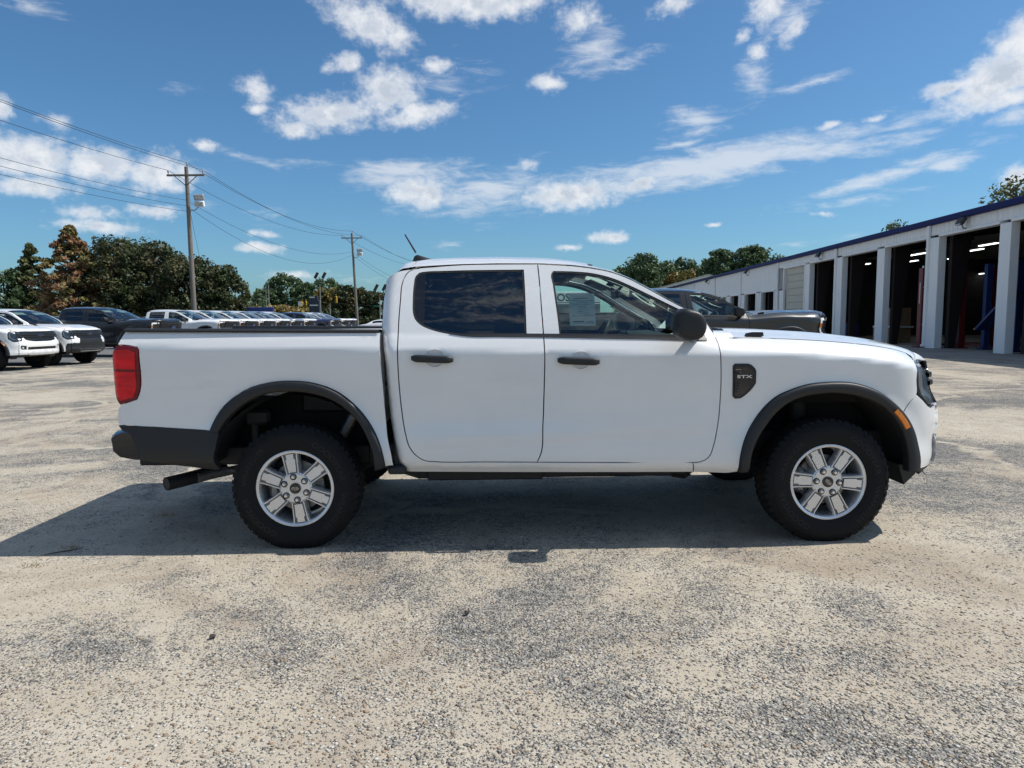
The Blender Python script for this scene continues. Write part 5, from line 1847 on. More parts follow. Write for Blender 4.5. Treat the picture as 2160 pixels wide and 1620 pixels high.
        # ---- arch mouldings
        for nm, fo, fi, cx_ in (('front_arch_moulding', FFO, FFI, 3.27), ('rear_arch_moulding', FRO, FRI, 0.)):
            n = 60
            a, b = resamp(spline(fo, .02, closed=False), n), resamp(spline(fi, .02, closed=False), n)
            P = []
            for q, dy in ((-.02, -.004), (0.0, .002), (.04, .020), (.16, .026), (.55, .026), (.86, .020), (.97, .010), (1.0, -.004), (1.02, -.05)):
                c = a + (b - a) * q
                wr = Wside(np.minimum(a[:, 0], 3.85), np.maximum(a[:, 1], .40))
                wl_ = Wside(np.minimum(c[:, 0], 3.85), c[:, 1])
                P.append(np.stack([c[:, 0], sd * ((wl_ * .6 + wr * .4) + dy), c[:, 1]], 1))
            g = Geo().grid(np.array(P))
            am = g.build(nm, TRIM, R, angle=50)
            if cx_ > 1:
                mk_ = [(3.6517, .8252), (3.6809, .8352), (3.7451, .7761), (3.7869, .717), (3.7307, .7164), (3.6953, .771)]
                i0 = [float(np.argmin(np.hypot(a[:, 0] - p[0], a[:, 1] - p[1]))) for p in ((3.672, .85), (3.768, .74))]
                P = []
                for q, dy in ((.26, .024), (.30, .031), (.70, .031), (.76, .024)):
                    row = []
                    for ii in np.linspace(i0[0], i0[1], 9):
                        k = int(ii)
                        t_ = ii - k
                        A_ = a[k] * (1 - t_) + a[min(k + 1, n - 1)] * t_
                        B_ = b[k] * (1 - t_) + b[min(k + 1, n - 1)] * t_
                        c = A_ + (B_ - A_) * q
                        w_ = float(Wside(min(c[0], 3.85), c[1])) * .6 + float(Wside(min(A_[0], 3.85), A_[1])) * .4
                        row.append((c[0], sd * (w_ + dy), c[1]))
                    P.append(row)
                Geo().grid(np.array(P)).build('side_marker', AMBER, am)
            # wheel-well liner
            qa = .09 if cx_ > 1 else .20
            g = Geo()
            P = []
            for y_ in (.885, .80, .60, .44):
                P.append([(cx_ + .545 * math.cos(q), sd * y_, .40 + .545 * math.sin(q) * 1.0) for q in np.linspace(qa, math.pi - qa, 30)])
            g.grid(np.array(P))
            P = [[(cx_ + rr * math.cos(q), sd * .44, .40 + rr * math.sin(q)) for q in np.linspace(qa, math.pi - qa, 30)] for rr in (.545, .05)]
            g.grid(np.array(P))
            # lip that closes the space between liner and moulding
            P = [np.stack([b[:, 0], sd * np.minimum(.905, Wside(np.minimum(b[:, 0], 3.85), b[:, 1]) - .03), b[:, 1]], 1), np.stack([cx_ + (b[:, 0] - cx_) * 1.06, sd * np.minimum(.88, Wside(np.minimum(cx_ + (b[:, 0] - cx_) * 1.06, 3.88), b[:, 1]) - .05), .40 + (b[:, 1] - .40) * 1.06], 1)]
            g.grid(np.array(P))
            g.build('wheel_well', LINER, R, angle=60)
        # ---- mirror
        g = Geo()
        MW = [(.955, .78, .012, 0), (.965, .92, .006, 0), (.99, .985, .002, 0), (1.04, 1.0, 0, 0), (1.085, .99, 0, 0), (1.112, .965, .002, 0), (1.130, .915, .004, 0), (1.141, .83, .006, .002), (1.146, .68, .008, .003), (1.148, .40, .010, .004)]
        lozenge(g, spline(MIRR, .02, corner=70), [(sd * y, s_, dx, dz) for y, s_, dx, dz in MW], 0)
        mm = g.build('side_mirror', TRIM, R, angle=60)
        g = Geo()
        g.tube([(2.45, sd * .86, 1.285), (2.41, sd * .93, 1.275), (2.38, sd * 1.02, 1.29)], [.032, .030, .032], 10)
        panel('mirror_base', [(2.405, 1.258), (2.512, 1.254), (2.512, 1.272), (2.478, 1.336), (2.462, 1.345), (2.425, 1.285)], sidef(sd, .008), out, TRIM, mm, ins=0, flange=.02)
        g.build('mirror_arm', TRIM, mm)
        O_ = np.array(spline(MIRR, .03, corner=70))
        Geo().box((2.288, sd * 1.04, 1.352), (.006, .12, .11), r=.002).build('mirror_glass', MIRRORGL, mm, smooth=False)
        # seam across the mirror housing
        P = []
        for dz in (-.0025, .0025):
            P.append([(x_, sd * (1.1955 - .55 * (abs(x_ - 2.353) / .09)**4 * .05), 1.327 + dz) for x_ in np.linspace(2.29, 2.42, 9)])
        # ---- vent badge
        if not full:
            vb = panel('vent_badge', VENT, sidef(sd, .005), out, TRIM, R, ins=0, flange=.02, grid=.015, corner=18)
            panel('vent_inset', [(2.668, 1.092), (2.745, 1.094), (2.778, 1.065), (2.785, 1.00), (2.735, .935), (2.70, .915), (2.672, .92)], sidef(sd, .008), out, GLOSSBLK, vb, ins=0, flange=.005, grid=.02, corner=18)
            g = Geo()
            for z_ in (1.075, 1.058, .995, .978, .961, .944):
                x1_ = 2.705 if z_ > 1 else 2.70 - (.995 - z_) * .25
                g.box(((2.668 + x1_) / 2, sd * (float(Wside(2.68, z_)) + .008), z_), (x1_ - 2.668, .012, .008), r=.002)
            g.build('vent_slat', TRIM, vb, smooth=False)
            tv, tf = text_flat('STX', 0, .02)
            sx = .092 / tv[:, 0].max()
            V = [(2.681 + (p[0] if sd < 0 else tv[:, 0].max() - p[0]) * sx if sd < 0 else 2.773 - p[0] * sx, sd * (float(Wside(2.72, 1.03)) + .0125), 1.0275 + p[1] * .0175) for p in tv]
            g = Geo().add(V, tf)
            g.build('badge_lettering', BADGE, vb, smooth=False)
        # ---- inner door trims and sill (dark)
        for nm, ol, win in (('rear', RD, RWIN), ('front', FD, FWIN)):
            panel('door_trim', inset(spline(ol, .04, corner=45), .012), sidef(sd, -.055), out, FLOOR_IN, R, holes=[inset(spline(win, .04, corner=45), -.012)], ins=0, flange=0, grid=.09, raw=True)
        P = [[(x_, sd * (float(Wside(x_, z_)) - .05), z_) for x_ in (.60, .72)] for z_ in (.5, .8, 1.1, 1.3, 1.5, 1.66)]
        Geo().grid(np.array(P)).build('pillar_trim', FLOOR_IN, R)
    # ---- roof, pillars, windscreen
    r_ = resamp(np.array([(a, b, c, d) for (a, b), (c, d) in zip(RAIL, CENT)]), 70)
    ra, ce = r_[:, :2], r_[:, 2:]
    wr = Wside(ra[:, 0], ra[:, 1])
    k = np.clip((ra[:, 0] - cr(ra[:, 1], *XR)), 0, .075)
    wr = wr - (.075 - np.sqrt(np.maximum(.075**2 - (.075 - k)**2, 0)))

    def sec(i, s):
        fz = 1 - (1 - s)**3.4
        fx = 1 - (1 - s)**2.0
        return (ra[i, 0] + (ce[i, 0] - ra[i, 0]) * fx, wr[i] * (1 - s), ra[i, 1] + (ce[i, 1] - ra[i, 1]) * fz)
    head = int(np.argmin(np.abs(ra[:, 0] - 1.80)))
    ss = [0, .006, .015, .03, .05, .075, .11, .16, .24, .35, .5, .7, .85, 1.0]
    P = []
    for s in ss:
        P.append([sec(i, s) for i in range(head + 1)])
    P = np.array(P)
    full_ = np.concatenate([P * [1, -1, 1], P[::-1][1:]])
    Geo().grid(full_).build('roof', pm, R, angle=60)
    for sd in (-1, 1):
        P = [[(np.array(sec(i, s)) * [1, sd, 1]) for i in range(head, len(ra))] for s in (0, .006, .015, .03, .05, .07, .085)]
        P.append([np.array(sec(i, .088)) * [1, sd, 1] - [0.02, 0, .02] for i in range(head, len(ra))])
        Geo().grid(np.array(P)).build('windscreen_pillar', pm, R, angle=60)
        P = [[(np.array(sec(i, s)) * [1, sd, 1] + np.array([-.035, -sd * .03, -.05])) for i in range(head, len(ra))] for s in (0, .05, .10)]
        Geo().grid(np.array(P)).build('pillar_cover', HEADLINER, R)
    ws = [.090, .10, .12, .16, .24, .35, .5, .7, .85, 1.0]
    P = np.array([[np.array(sec(i, s)) - [.004, 0, .004] for i in range(head + 1, len(ra))] for s in ws])
    Geo().grid(np.concatenate([P * [1, -1, 1], P[::-1][1:]])).build('windscreen', WSHIELD, R)
    # header strip closing roof to glass
    P = np.array([[sec(i, s) for i in (head, head + 1)] for s in [.088] + ws])
    Geo().grid(np.concatenate([P * [1, -1, 1], P[::-1][1:]])).build('header_strip', RUBBER, R)
    P = np.array([[np.array(sec(i, s)) + [0, 0, -.045] for i in range(4, head + 1)] for s in (.05, .1, .2, .4, .7, 1.0)])
    Geo().grid(np.concatenate([P * [1, -1, 1], P[::-1][1:]])).build('headliner', HEADLINER, R)
    # ---- rear wall of the cab with its window
    zz = np.array([.50, .80, 1.05, 1.28, 1.36, 1.55, 1.645])
    wx = cr(zz, *XR) + .001
    wy = Wcab(wx + .002, zz)
    P = np.array([[(wx[i], q * wy[i], zz[i]) for i in range(len(zz))] for q in (-1, -.85, .85, 1)])
    g = Geo()
    g.grid(P[:2])
    g.grid(P[2:])
    g.grid(P[1:3][:, :5])
    g.grid(P[1:3][:, 5:])
    g.build('cab_rear_panel', pm, R)
    Geo().grid(P[1:3][:, 4:6] + [.004, 0, 0]).build('rear_window', PRIVACY, R)
    # ---- bonnet
    NSs, NTt = 25, 34
    P = []
    for i in range(NSs):
        s = i / (NSs - 1)
        row = []
        x0 = 2.665 + .10 * (1 - s * s)
        x1_ = 3.822 + .222 * (1 - s**3.2)
        for j in range(NTt):
            tt = j / (NTt - 1)
            tt = 1 - (1 - tt)**1.35
            x_ = x0 + (x1_ - x0) * tt
            xe = 2.665 + (3.822 - 2.665) * tt
            ye = float(Wside(xe, zbelt(xe))) - .003
            ze = float(zbelt(xe)) + .0005
            zc_ = float(Zc(x_))
            z_ = zc_ - (zc_ - ze) * s**2.6 + .010 * math.exp(-((s - .62) / .10)**2) * (1 - tt**6)
            row.append((x_, ye * s, z_))
        P.append(row)
    P = np.array(P)[::-1]
    hood = np.concatenate([P * [1, -1, 1], P[::-1][1:]])
    Geo().grid(hood).build('bonnet', pm, R, angle=60)
    edge_ = hood[:, -1]
    # nose band between bonnet edge and grille
    a0_ = s_of_x(3.822, 1.113)
    low_ = frontf(-.004)(np.stack([np.sign(edge_[:, 1]) * a0_ * np.clip(np.abs(edge_[:, 1]) / np.abs(edge_[:, 1]).max(), 0, 1)**1.25, np.full(len(edge_), 1.1135)], 1))
    rows_ = []
    for q_ in np.linspace(0, 1, 7):
        p_ = edge_ * (1 - q_) + low_ * q_
        p_[:, 0] += .018 * math.sin(math.pi * q_) * np.clip((edge_[:, 2] - 1.10) / .05, 0, 1)
        rows_.append(p_)
    Geo().grid(np.stack(rows_)).build('bonnet_lip', pm, R)
    Geo().grid(np.stack([hood[:, 0], hood[:, 0] + [-.02, 0, -.03], hood[:, 0] * [1, .98, 1] + [-.14, 0, -.02]])).build('cowl_panel', TRIM, R)
    for sd in (-1, 1):
        g = Geo()
        g.prism([(2.79, 1.272), (2.84, 1.272), (2.90, 1.274), (2.896, 1.298), (2.84, 1.299), (2.80, 1.292)], sd * .735, sd * .775, 'y')
        g.build('bonnet_corner_cap', TRIM, R, smooth=False)
        g = Geo()
        g.tube([(2.70, sd * .10 + .25, 1.345), (2.66, sd * .10 - .05, 1.372), (2.63, sd * .10 - .30, 1.392)], .008, 6)
        g.build('wiper', TRIM, R)
    for sd in (-1, 1):
        P = []
        for dw, dz in ((-.002, -.004), (-.02, .014), (-.06, .030), (-.12, .040), (-.20, .036)):
            P.append([(x_, sd * (float(Wside(x_, zbelt(x_))) + dw), float(zbelt(x_)) + dz) for x_ in np.linspace(2.575, 2.70, 8)])
        Geo().grid(np.array(P)).build('cowl_corner', pm, R)
    # ---- front end
    bm_ = bumper_mat or pm
    ff = frontf
    side = [(s_of_x(x_, z_), z_) for x_, z_ in ((3.847, .445), (3.8493, .5195), (3.8343, .5887), (3.8025, .6823), (3.7436, .779), (3.721, .8032), (3.7664, .8656), (3.8155, .9101))]
    tipz = .835
    tip = s_of_x(3.915, .835)
    top = [(tip, .832), (.56, .838), (.46, .85), (.42, .93), (.36, .945), (.33, .875), (.25, .852)]
    half = side + top
    outl = half + [(-a, b) for a, b in half[::-1]]
    fog = [(.33, .60), (.50, .60), (.54, .66), (.52, .72), (.35, .70)]
    intake = [(-.30, .590), (.30, .590), (.30, .668), (-.30, .668)]
    bp = panel('front_bumper', outl, ff(0), (1, 0, 0), bm_, R, holes=[fog, [(-a, b) for a, b in fog], intake], grid=.035, corner=40, flange=.03)
    for q in (1, -1):
        fp = panel('fog_lamp_pocket', [(q * a, b) for a, b in fog], ff(-.025), (1, 0, 0), TRIM, bp, ins=-.008, flange=0)
        c_ = ff(-.012)(np.array([[q * .44, .652]]))[0]
        Geo().lathe([(0, .0), (.030, -.002), (.034, -.02)], 16, 'x', c_).build('fog_lamp', LAMPGLASS, fp)
    panel('lower_intake', intake, ff(-.02), (1, 0, 0), TRIM, bp, ins=-.008, flange=0)
    g = Geo()
    for k in range(3):
        pz = .61 + k * .02
        P = ff(-.010)(np.array([[a, pz] for a in np.linspace(-.29, .29, 15)]))
        g.tube(P, .004, 5)
    g.build('intake_bar', TRIM, bp)
    sk = [(-.24, .43), (.24, .43), (.29, .50), (.19, .545), (-.19, .545), (-.29, .50)]
    panel('skid_plate', sk, ff(.006), (1, 0, 0), SKID, R, ins=0, flange=.02)
    panel('lower_valance', [(-.80, .40), (.80, .40), (.82, .442), (-.82, .442)], ff(-.012), (1, 0, 0), TRIM, R, ins=0, flange=.05)
    if not full:
        # grille with two bars and oval emblem
        gr = [(-.41, 1.108), (.41, 1.108), (.43, .99), (.405, .93), (.355, .945), (.325, .882), (.25, .858), (-.25, .858), (-.325, .882), (-.355, .945), (-.405, .93), (-.43, .99)]
        gp = panel('grille', gr, ff(-.006), (1, 0, 0), GLOSSBLK, R, ins=0, flange=.02)
        g = Geo()
        for k in range(9):
            z_ = .868 + k * .0275
            if .955 < z_ < 1.05:
                continue
            g.tube(ff(.004)(np.array([[a, z_] for a in np.linspace(-.30 if z_ < .93 else -.40, .30 if z_ < .93 else .40, 17)])), .007, 5)
        g.build('grille_mesh', TRIM, gp)
        for z_ in (1.018, .968):
            g = Geo()
            P = []
            for a in np.linspace(-.60, .60, 33):
                c0 = ff(.030 if abs(a) < .52 else .012)(np.array([[a, z_]]))[0]
                P.append([c0 + [-.045, 0, .018], c0 + [0, 0, .016], c0 + [.004, 0, 0], c0 + [0, 0, -.016], c0 + [-.045, 0, -.018]])
            g.grid(np.array(P))
            g.build('grille_bar', TRIM, gp)
        el_ = [(math.cos(q), math.sin(q)) for q in np.linspace(0, 2 * math.pi, 29)[:-1]]
        xe = float(ff(.012)(np.array([[0.02, .993]]))[0, 0])
        Geo().prism([(c * .120, .993 + s_ * .047) for c, s_ in el_], xe, xe + .012, 'x').build('emblem', CHROME, gp, smooth=False)
        Geo().prism([(c * .106, .993 + s_ * .037) for c, s_ in el_], xe + .012, xe + .014, 'x').build('emblem_field', EMBLEM, gp, smooth=False)
        tv, tf = text_flat('Ford', .3)
        sx = .15 / tv[:, 0].max()
        Geo().add([(xe + .0155, (p[0] - tv[:, 0].max() / 2) * sx, .993 + (p[1] - .45) * .042) for p in tv], tf).build('emblem_lettering', CHROME, gp, smooth=False)
        # head lamps
        for q in (1, -1):
            a0 = s_of_x(3.818, 1.05)
            hl = [(a0, 1.112), (.70, 1.114), (.45, 1.108), (.432, 1.0), (.445, .94), (.48, .88), (.58, .846), (tip, .840), (a0 - .015, .905), (a0, .99)]
            h_ = panel('headlamp', [(q * a, b) for a, b in hl], ff(-.008), (1, 0, 0), LAMPGREY, R, ins=.002, flange=.03)
            cb = [(a0 - .03, 1.095), (.62, 1.095), (.62, 1.078), (a0 - .085, 1.078), (a0 - .085, .945), (.66, .885), (.66, .866), (a0 - .06, .905), (a0 - .03, .96)]
            panel('daytime_lamp', [(q * a, b) for a, b in cb], ff(-.002), (1, 0, 0), DRL, h_, ins=0, flange=.008, grid=.02, corner=20)
            for z_ in (1.04, .985):
                c_ = ff(-.012)(np.array([[q * (a0 - .36), z_]]))[0]
                Geo().box(c_, (.02, .06, .036), r=.006).build('lamp_projector', LAMPGREY, h_, smooth=False)
            panel('lamp_cover', [(q * a, b) for a, b in hl], ff(.004), (1, 0, 0), LENS, h_, ins=.003, flange=0, grid=.05)
    else:
        gr = [(-.46, 1.105), (.46, 1.105), (.47, .93), (.42, .79), (-.42, .79), (-.47, .93)]
        gp = panel('grille', gr, ff(.010), (1, 0, 0), TRIM, R, ins=0, flange=.04)
        g = Geo()
        for k in range(6):
            g.tube(ff(.022)(np.array([[a, .83 + k * .047] for a in np.linspace(-.42, .42, 15)])), .011, 5)
        g.build('grille_bar', TRIM, gp)
        el_ = [(math.cos(q), math.sin(q)) for q in np.linspace(0, 2 * math.pi, 25)[:-1]]
        xe = float(ff(.035)(np.array([[0.02, .96]]))[0, 0])
        Geo().prism([(c * .135, .96 + s_ * .055) for c, s_ in el_], xe, xe + .012, 'x').build('emblem', EMBLEM, gp, smooth=False)
        for q in (1, -1):
            a0 = s_of_x(3.818, 1.05)
            hl = [(a0, 1.108), (.49, 1.108), (.49, .80), (.56, .79), (a0 - .05, .86), (a0, .95)]
            h_ = panel('headlamp', [(q * a, b) for a, b in hl], ff(.002), (1, 0, 0), GLOSSBLK, R, ins=.003, flange=.03)
            cb = [(a0 - .015, 1.098), (.52, 1.098), (.52, 1.068), (a0 - .08, 1.068), (a0 - .08, .90), (.56, .83), (.56, .80), (a0 - .05, .865), (a0 - .015, .95)]
            panel('daytime_lamp', [(q * a, b) for a, b in cb], ff(.012), (1, 0, 0), PAPER, h_, ins=0, flange=.01, grid=.03, corner=20)
            panel('turn_lamp', [(q * (a0 - .01), 1.03), (q * (a0 - .07), 1.03), (q * (a0 - .07), .97), (q * (a0 - .01), .97)], ff(.020), (1, 0, 0), AMBER, h_, ins=0, flange=.02, corner=20)
    # ---- bed: rail caps, inner walls, tailgate, bumper
    for sd in (-1, 1):
        P = []
        for dy, dz in ((.006, -.004), (.010, .006), (.002, .015), (-.03, .018), (-.09, .016), (-.095, .0), (-.095, -.05)):
            P.append([(x_, sd * (float(Wside(x_, 1.318)) + dy), float(np.interp(x_, [-.986, .535], [1.3371, 1.319])) + dz) for x_ in np.linspace(-.985, .53, 20)])
        g = Geo().grid(np.array(P))
        g.build('bed_rail_cap', TRIM, R, angle=50)
        Geo().box((-.22, sd * .775, 1.155), (1.50, .07, .33), r=.01).build('bed_inner_wall', pm, R, smooth=False)
    Geo().box((-.22, 0, .99), (1.52, 1.50, .03), r=.01).build('bed_floor', TRIM, R, smooth=False)
    Geo().box((.52, 0, 1.03), (.03, 1.56, .56), r=.008).build('bed_headboard', pm, R, smooth=False)
    g = Geo()
    P = []
    for z_, xo in ((.78, -1.035), (.86, -1.045), (1.05, -1.055), (1.24, -1.052), (1.30, -1.035), (1.335, -1.02), (1.338, -.975)):
        P.append([(xo + .02 * abs(q)**4, q * .845, z_) for q in np.linspace(-1, 1, 17)])
    g.grid(np.array(P)).build('tailgate', pm, R, angle=50)
    Geo().box((-1.062, 0, 1.20), (.02, .30, .05), r=.008).build('tailgate_handle', TRIM, R, smooth=False)
    # rear bumper: wrapped bar with stepped top
    g = Geo()
    P = []
    for q in np.linspace(-1, 1, 41):
        e = abs(q)
        y_ = q * .875
        xo = .05 * max(0, (e - .80) / .20)**2
        end = 1 - .12 * max(0, (e - .93) / .07)**2
        P.append([(xr_ + xo, y_, .637 + (z_ - .637) * end) for xr_, z_ in ((-.985, .722), (-1.08, .735), (-1.135, .722), (-1.158, .700), (-1.162, .690), (-1.158, .670), (-1.154, .610), (-1.115, .566), (-1.02, .545), (-.975, .545))])
    g.grid(np.array(P))
    m_ = 10
    g.f += [list(range(m_)), list(range(len(g.v) - m_, len(g.v)))[::-1]]
    g.mi += [0, 0]
    g.build('rear_bumper', GLOSSBLK, R, angle=40)
    # ---- underbody
    g = Geo()
    for sd in (-1, 1):
        g.box((-.35, sd * .55, .52), (1.5, .09, .12), r=.01)
        g.hexa([(.40, sd * .5, .46), (.72, sd * .5, .352), (.72, sd * .6, .352), (.40, sd * .6, .46)], [(.40, sd * .5, .58), (.72, sd * .5, .47), (.72, sd * .6, .47), (.40, sd * .6, .58)])
        g.box((1.60, sd * .55, .411), (1.80, .10, .118), r=.01)
        g.hexa([(2.47, sd * .5, .352), (2.80, sd * .48, .50), (2.80, sd * .58, .50), (2.47, sd * .6, .352)], [(2.47, sd * .5, .47), (2.80, sd * .48, .64), (2.80, sd * .58, .64), (2.47, sd * .6, .47)])
        g.box((3.35, sd * .53, .58), (1.14, .09, .13), r=.01)
        g.box((1.15, sd * .62, .385), (.75, .03, .075), r=.008)
        g.box((2.02, sd * .615, .40), (.10, .05, .06), r=.008)
        g.tube([(2.38, sd * .60, .36), (2.46, sd * .60, .345), (2.50, sd * .60, .37)], .014, 6)
    for x_ in (-.9, -.35, .62, 1.35, 2.2, 2.75, 3.8):
        g.box((x_, 0, .47 if .5 < x_ < 2.6 else .54), (.10, 1.04, .09), r=.01)
    g.build('chassis_frame', CHASSIS, R, smooth=False)
    g = Geo()
    g.box((1.58, 0, .505), (2.0, 1.66, .05), r=.01)
    g.box((1.15, .40, .42), (.95, .34, .18), r=.05)
    g.box((2.35, 0, .42), (.9, .36, .24), r=.08)
    g.box((3.2, 0, .62), (1.15, .75, .5), r=.08)
    g.tube([(.15, 0, .40), (2.0, 0, .44)], .042, 10)
    g.build('underbody', CHASSIS, R, smooth=False)
    g = Geo()
    g.tube([(0, -.72, .375), (0, -.2, .375), (0, .2, .375), (0, .72, .375)], .048, 12)
    g.lathe([(0, -.16), (.10, -.12), (.145, 0), (.10, .12), (0, .16)], 18, 'x', (0, 0, .375))
    g.build('rear_axle', CHASSIS, R)
    for sd in (-1, 1):
        for k in range(3):
            Geo().tube([(-.66 + .1 * k, sd * .56, .53 - .02 * k), (-.3, sd * .56, .44 - .02 * k), (0, sd * .56, .42 - .02 * k), (.3, sd * .56, .44 - .02 * k), (.62 - .1 * k, sd * .56, .50 - .02 * k)], .018, 6).build('leaf_spring', CHASSIS, R)
        Geo().tube([(.12, sd * .48, .38), (.15, sd * .483, .54), (.155, sd * .484, .55), (.30, sd * .50, .80)], [.045, .045, .035, .035], 10).build('shock_absorber', BARE, R)
        Geo().box((-.30, sd * .62, .78), (.16, .10, .10), r=.02).build('bed_mount', CHASSIS, R, smooth=False)
        Geo().box((.10, sd * .46, .86), (.34, .05, .16), r=.02).build('bed_bracket', CHASSIS, R, smooth=False)
        Geo().box((-.33, sd * .60, .66), (.05, .07, .16), r=.01).build('spring_hanger', CHASSIS, R, smooth=False)
        Geo().tube([(3.27, sd * .52, .40), (3.245, sd * .53, .59), (3.24, sd * .53, .60), (3.22, sd * .54, .84)], [.04, .04, .062, .062], 12).build('coil_strut', CHASSIS, R)
        Geo().tube([(3.0, sd * .42, .36), (3.27, sd * .66, .33), (3.52, sd * .42, .36)], .026, 8).build('lower_arm', CHASSIS, R)
        Geo().tube([(3.05, sd * .46, .66), (3.27, sd * .66, .64), (3.48, sd * .46, .66)], .022, 8).build('upper_arm', CHASSIS, R)
    g = Geo()
    g.tube([(3.42, -.66, .375), (3.42, .66, .375)], .018, 8)
    g.build('steering_rod', CHASSIS, R)
    g = Geo()
    g.tube([(.75, -.40, .43), (.2, -.40, .43), (-.25, -.42, .415), (-.50, -.46, .405), (-.62, -.56, .395), (-.70, -.66, .390)], .030, 12)
    g.build('exhaust_pipe', BARE, R)
    g = Geo()
    a_, b_ = np.array([-.60, -.46, .402]), np.array([-.835, -.790, .384])
    dd = (b_ - a_) / np.linalg.norm(b_ - a_)
    g.tube([a_, a_ + (b_ - a_) * .5, b_], .043, 20, cap=False)
    g.tube([b_, b_ - dd * .12], .037, 20)
    g.build('exhaust_tip', CHASSIS, R)
    for sd in (-1, 1):
        Geo().box((.62, sd * .86, .48), (.11, .12, .05), r=.012).build('sill_end_cap', TRIM, R, smooth=False)
        Geo().hexa([(3.80, sd * .62, .33), (3.87, sd * .62, .40), (3.87, sd * .82, .40), (3.80, sd * .82, .33)], [(3.76, sd * .62, .46), (3.87, sd * .62, .46), (3.87, sd * .82, .46), (3.76, sd * .82, .46)]).build('air_deflector', TRIM, R, smooth=False)
    # sealing sheets hidden behind gaps: firewall and bulkheads
    g = Geo()
    g.box((2.62, 0, .88), (.04, 1.62, .76), r=.01)
    g.box((3.25, 0, .98), (1.1, 1.30, .30), r=.05)
    g.box((3.86, 0, .82), (.05, 1.30, .50), r=.01)
    g.build('engine_bay', LINER, R, smooth=False)
    # ---- antenna
    g = Geo()
    g.tube([(.690, -.30, 1.845), (.655, -.30, 1.905), (.618, -.30, 1.968)], [.0065, .0055, .0045], 8)
    an = g.build('antenna', TRIM, R)
    g = Geo()
    P = []
    for x_, h_, w_ in ((.665, .006, .012), (.68, .040, .020), (.70, .046, .026), (.73, .032, .028), (.77, .014, .026), (.80, .004, .018)):
        zr = float(cr(x_, [.65, .75, .85], [1.784, 1.799, 1.807])) - .006
        P.append([(x_, -.30 + w_ * math.cos(q), zr + h_ * max(0, math.sin(q))) for q in np.linspace(-.3, math.pi + .3, 11)])
    g.grid(np.array(P)).build('antenna_base', TRIM, an)
    # ---- cabin
    g = Geo()
    for y_ in (-.38, .38):
        g.box((1.78, y_, .82), (.52, .50, .20), rot=('Y', -.10), r=.06)
        g.box((1.50, y_, 1.13), (.17, .48, .62), rot=('Y', -.22), r=.06)
        g.box((1.40, y_, 1.475), (.10, .27, .19), rot=('Y', -.15), r=.04)
        for q in (-.06, .06):
            g.tube([(1.42, y_ + q, 1.36), (1.405, y_ + q, 1.45)], .008, 6)
    g.box((.98, 0, .82), (.48, 1.36, .20), r=.06)
    g.box((.72, 0, 1.12), (.16, 1.36, .60), rot=('Y', -.20), r=.06)
    for y_ in (-.42, .42):
        g.box((.655, y_, 1.44), (.09, .26, .15), r=.04)
    g.build('seats', SEAT, R, smooth=False)
    g = Geo()
    P = []
    for x_, z_ in ((2.20, .98), (2.18, 1.14), (2.20, 1.23), (2.27, 1.268), (2.42, 1.272), (2.60, 1.262), (2.66, 1.24)):
        P.append([(x_, q, z_ + .025 * math.exp(-((q - .38) / .22)**2) * (2.15 < x_ < 2.45)) for q in np.linspace(-.80, .80, 21)])
    g.grid(np.array(P))
    g.box((2.05, 0, .86), (.42, .24, .26), r=.05)
    g.box((2.17, 0, 1.18), (.03, .26, .24), r=.02)
    g.build('dashboard', FLOOR_IN, R)
    Geo().box((1.55, 0, .60), (1.98, 1.66, .06), r=.01).build('cabin_floor', FLOOR_IN, R, smooth=False)
    g = Geo()
    c_, ax = np.array([2.02, .38, 1.21]), np.array([-.88, 0, .47])
    u_ = np.array([0, 1, 0])
    v_ = np.cross(ax, u_)
    g.tube([c_ + .185 * (math.cos(q) * u_ + math.sin(q) * v_) for q in np.linspace(0, 2 * math.pi, 33)], .016, 8, cap=False)
    for q in (math.pi * .5 * k for k in (0, 2, 3)):
        g.tube([c_, c_ + .18 * (math.cos(q) * u_ + math.sin(q) * v_)], .014, 6)
    g.tube([c_ + .02 * ax, c_ - .22 * ax], [.06, .045], 12)
    g.build('steering_wheel', TRIM, R)
    g = Geo()
    g.box((2.10, 0, 1.565), (.035, .24, .065), r=.015)
    g.tube([(2.115, 0, 1.59), (2.16, 0, 1.635)], .012, 6)
    g.build('rear_view_mirror', TRIM, R, smooth=False)
    for y_ in (-.40, .40):
        Geo().box((2.02, y_, 1.65), (.17, .42, .018), rot=('Y', .40), r=.006).build('sun_visor', HEADLINER, R, smooth=False)
    if detail:
        pp = panel('window_sticker', [(1.6817, 1.3479), (1.8396, 1.3479), (1.8396, 1.5462), (1.6817, 1.5462)], sidef(-1, -.014), (0, -1, 0), PAPER, R, ins=0, flange=0, corner=10)
        g = Geo()
        rows = [(1.700, 1.828, 1.530, .0018), (1.712, 1.80, 1.515, .004), (1.70, 1.825, 1.503, .0018), (1.73, 1.79, 1.494, .003), (1.71, 1.815, 1.478, .0018), (1.73, 1.79, 1.464, .003), (1.74, 1.78, 1.455, .003), (1.725, 1.80, 1.446, .0012), (1.725, 1.80, 1.424, .0012), (1.735, 1.765, 1.434, .003), (1.69, 1.832, 1.408, .003), (1.70, 1.77, 1.374, .007), (1.71, 1.76, 1.363, .002), (1.785, 1.825, 1.373, .0025), (1.78, 1.828, 1.366, .0025)]
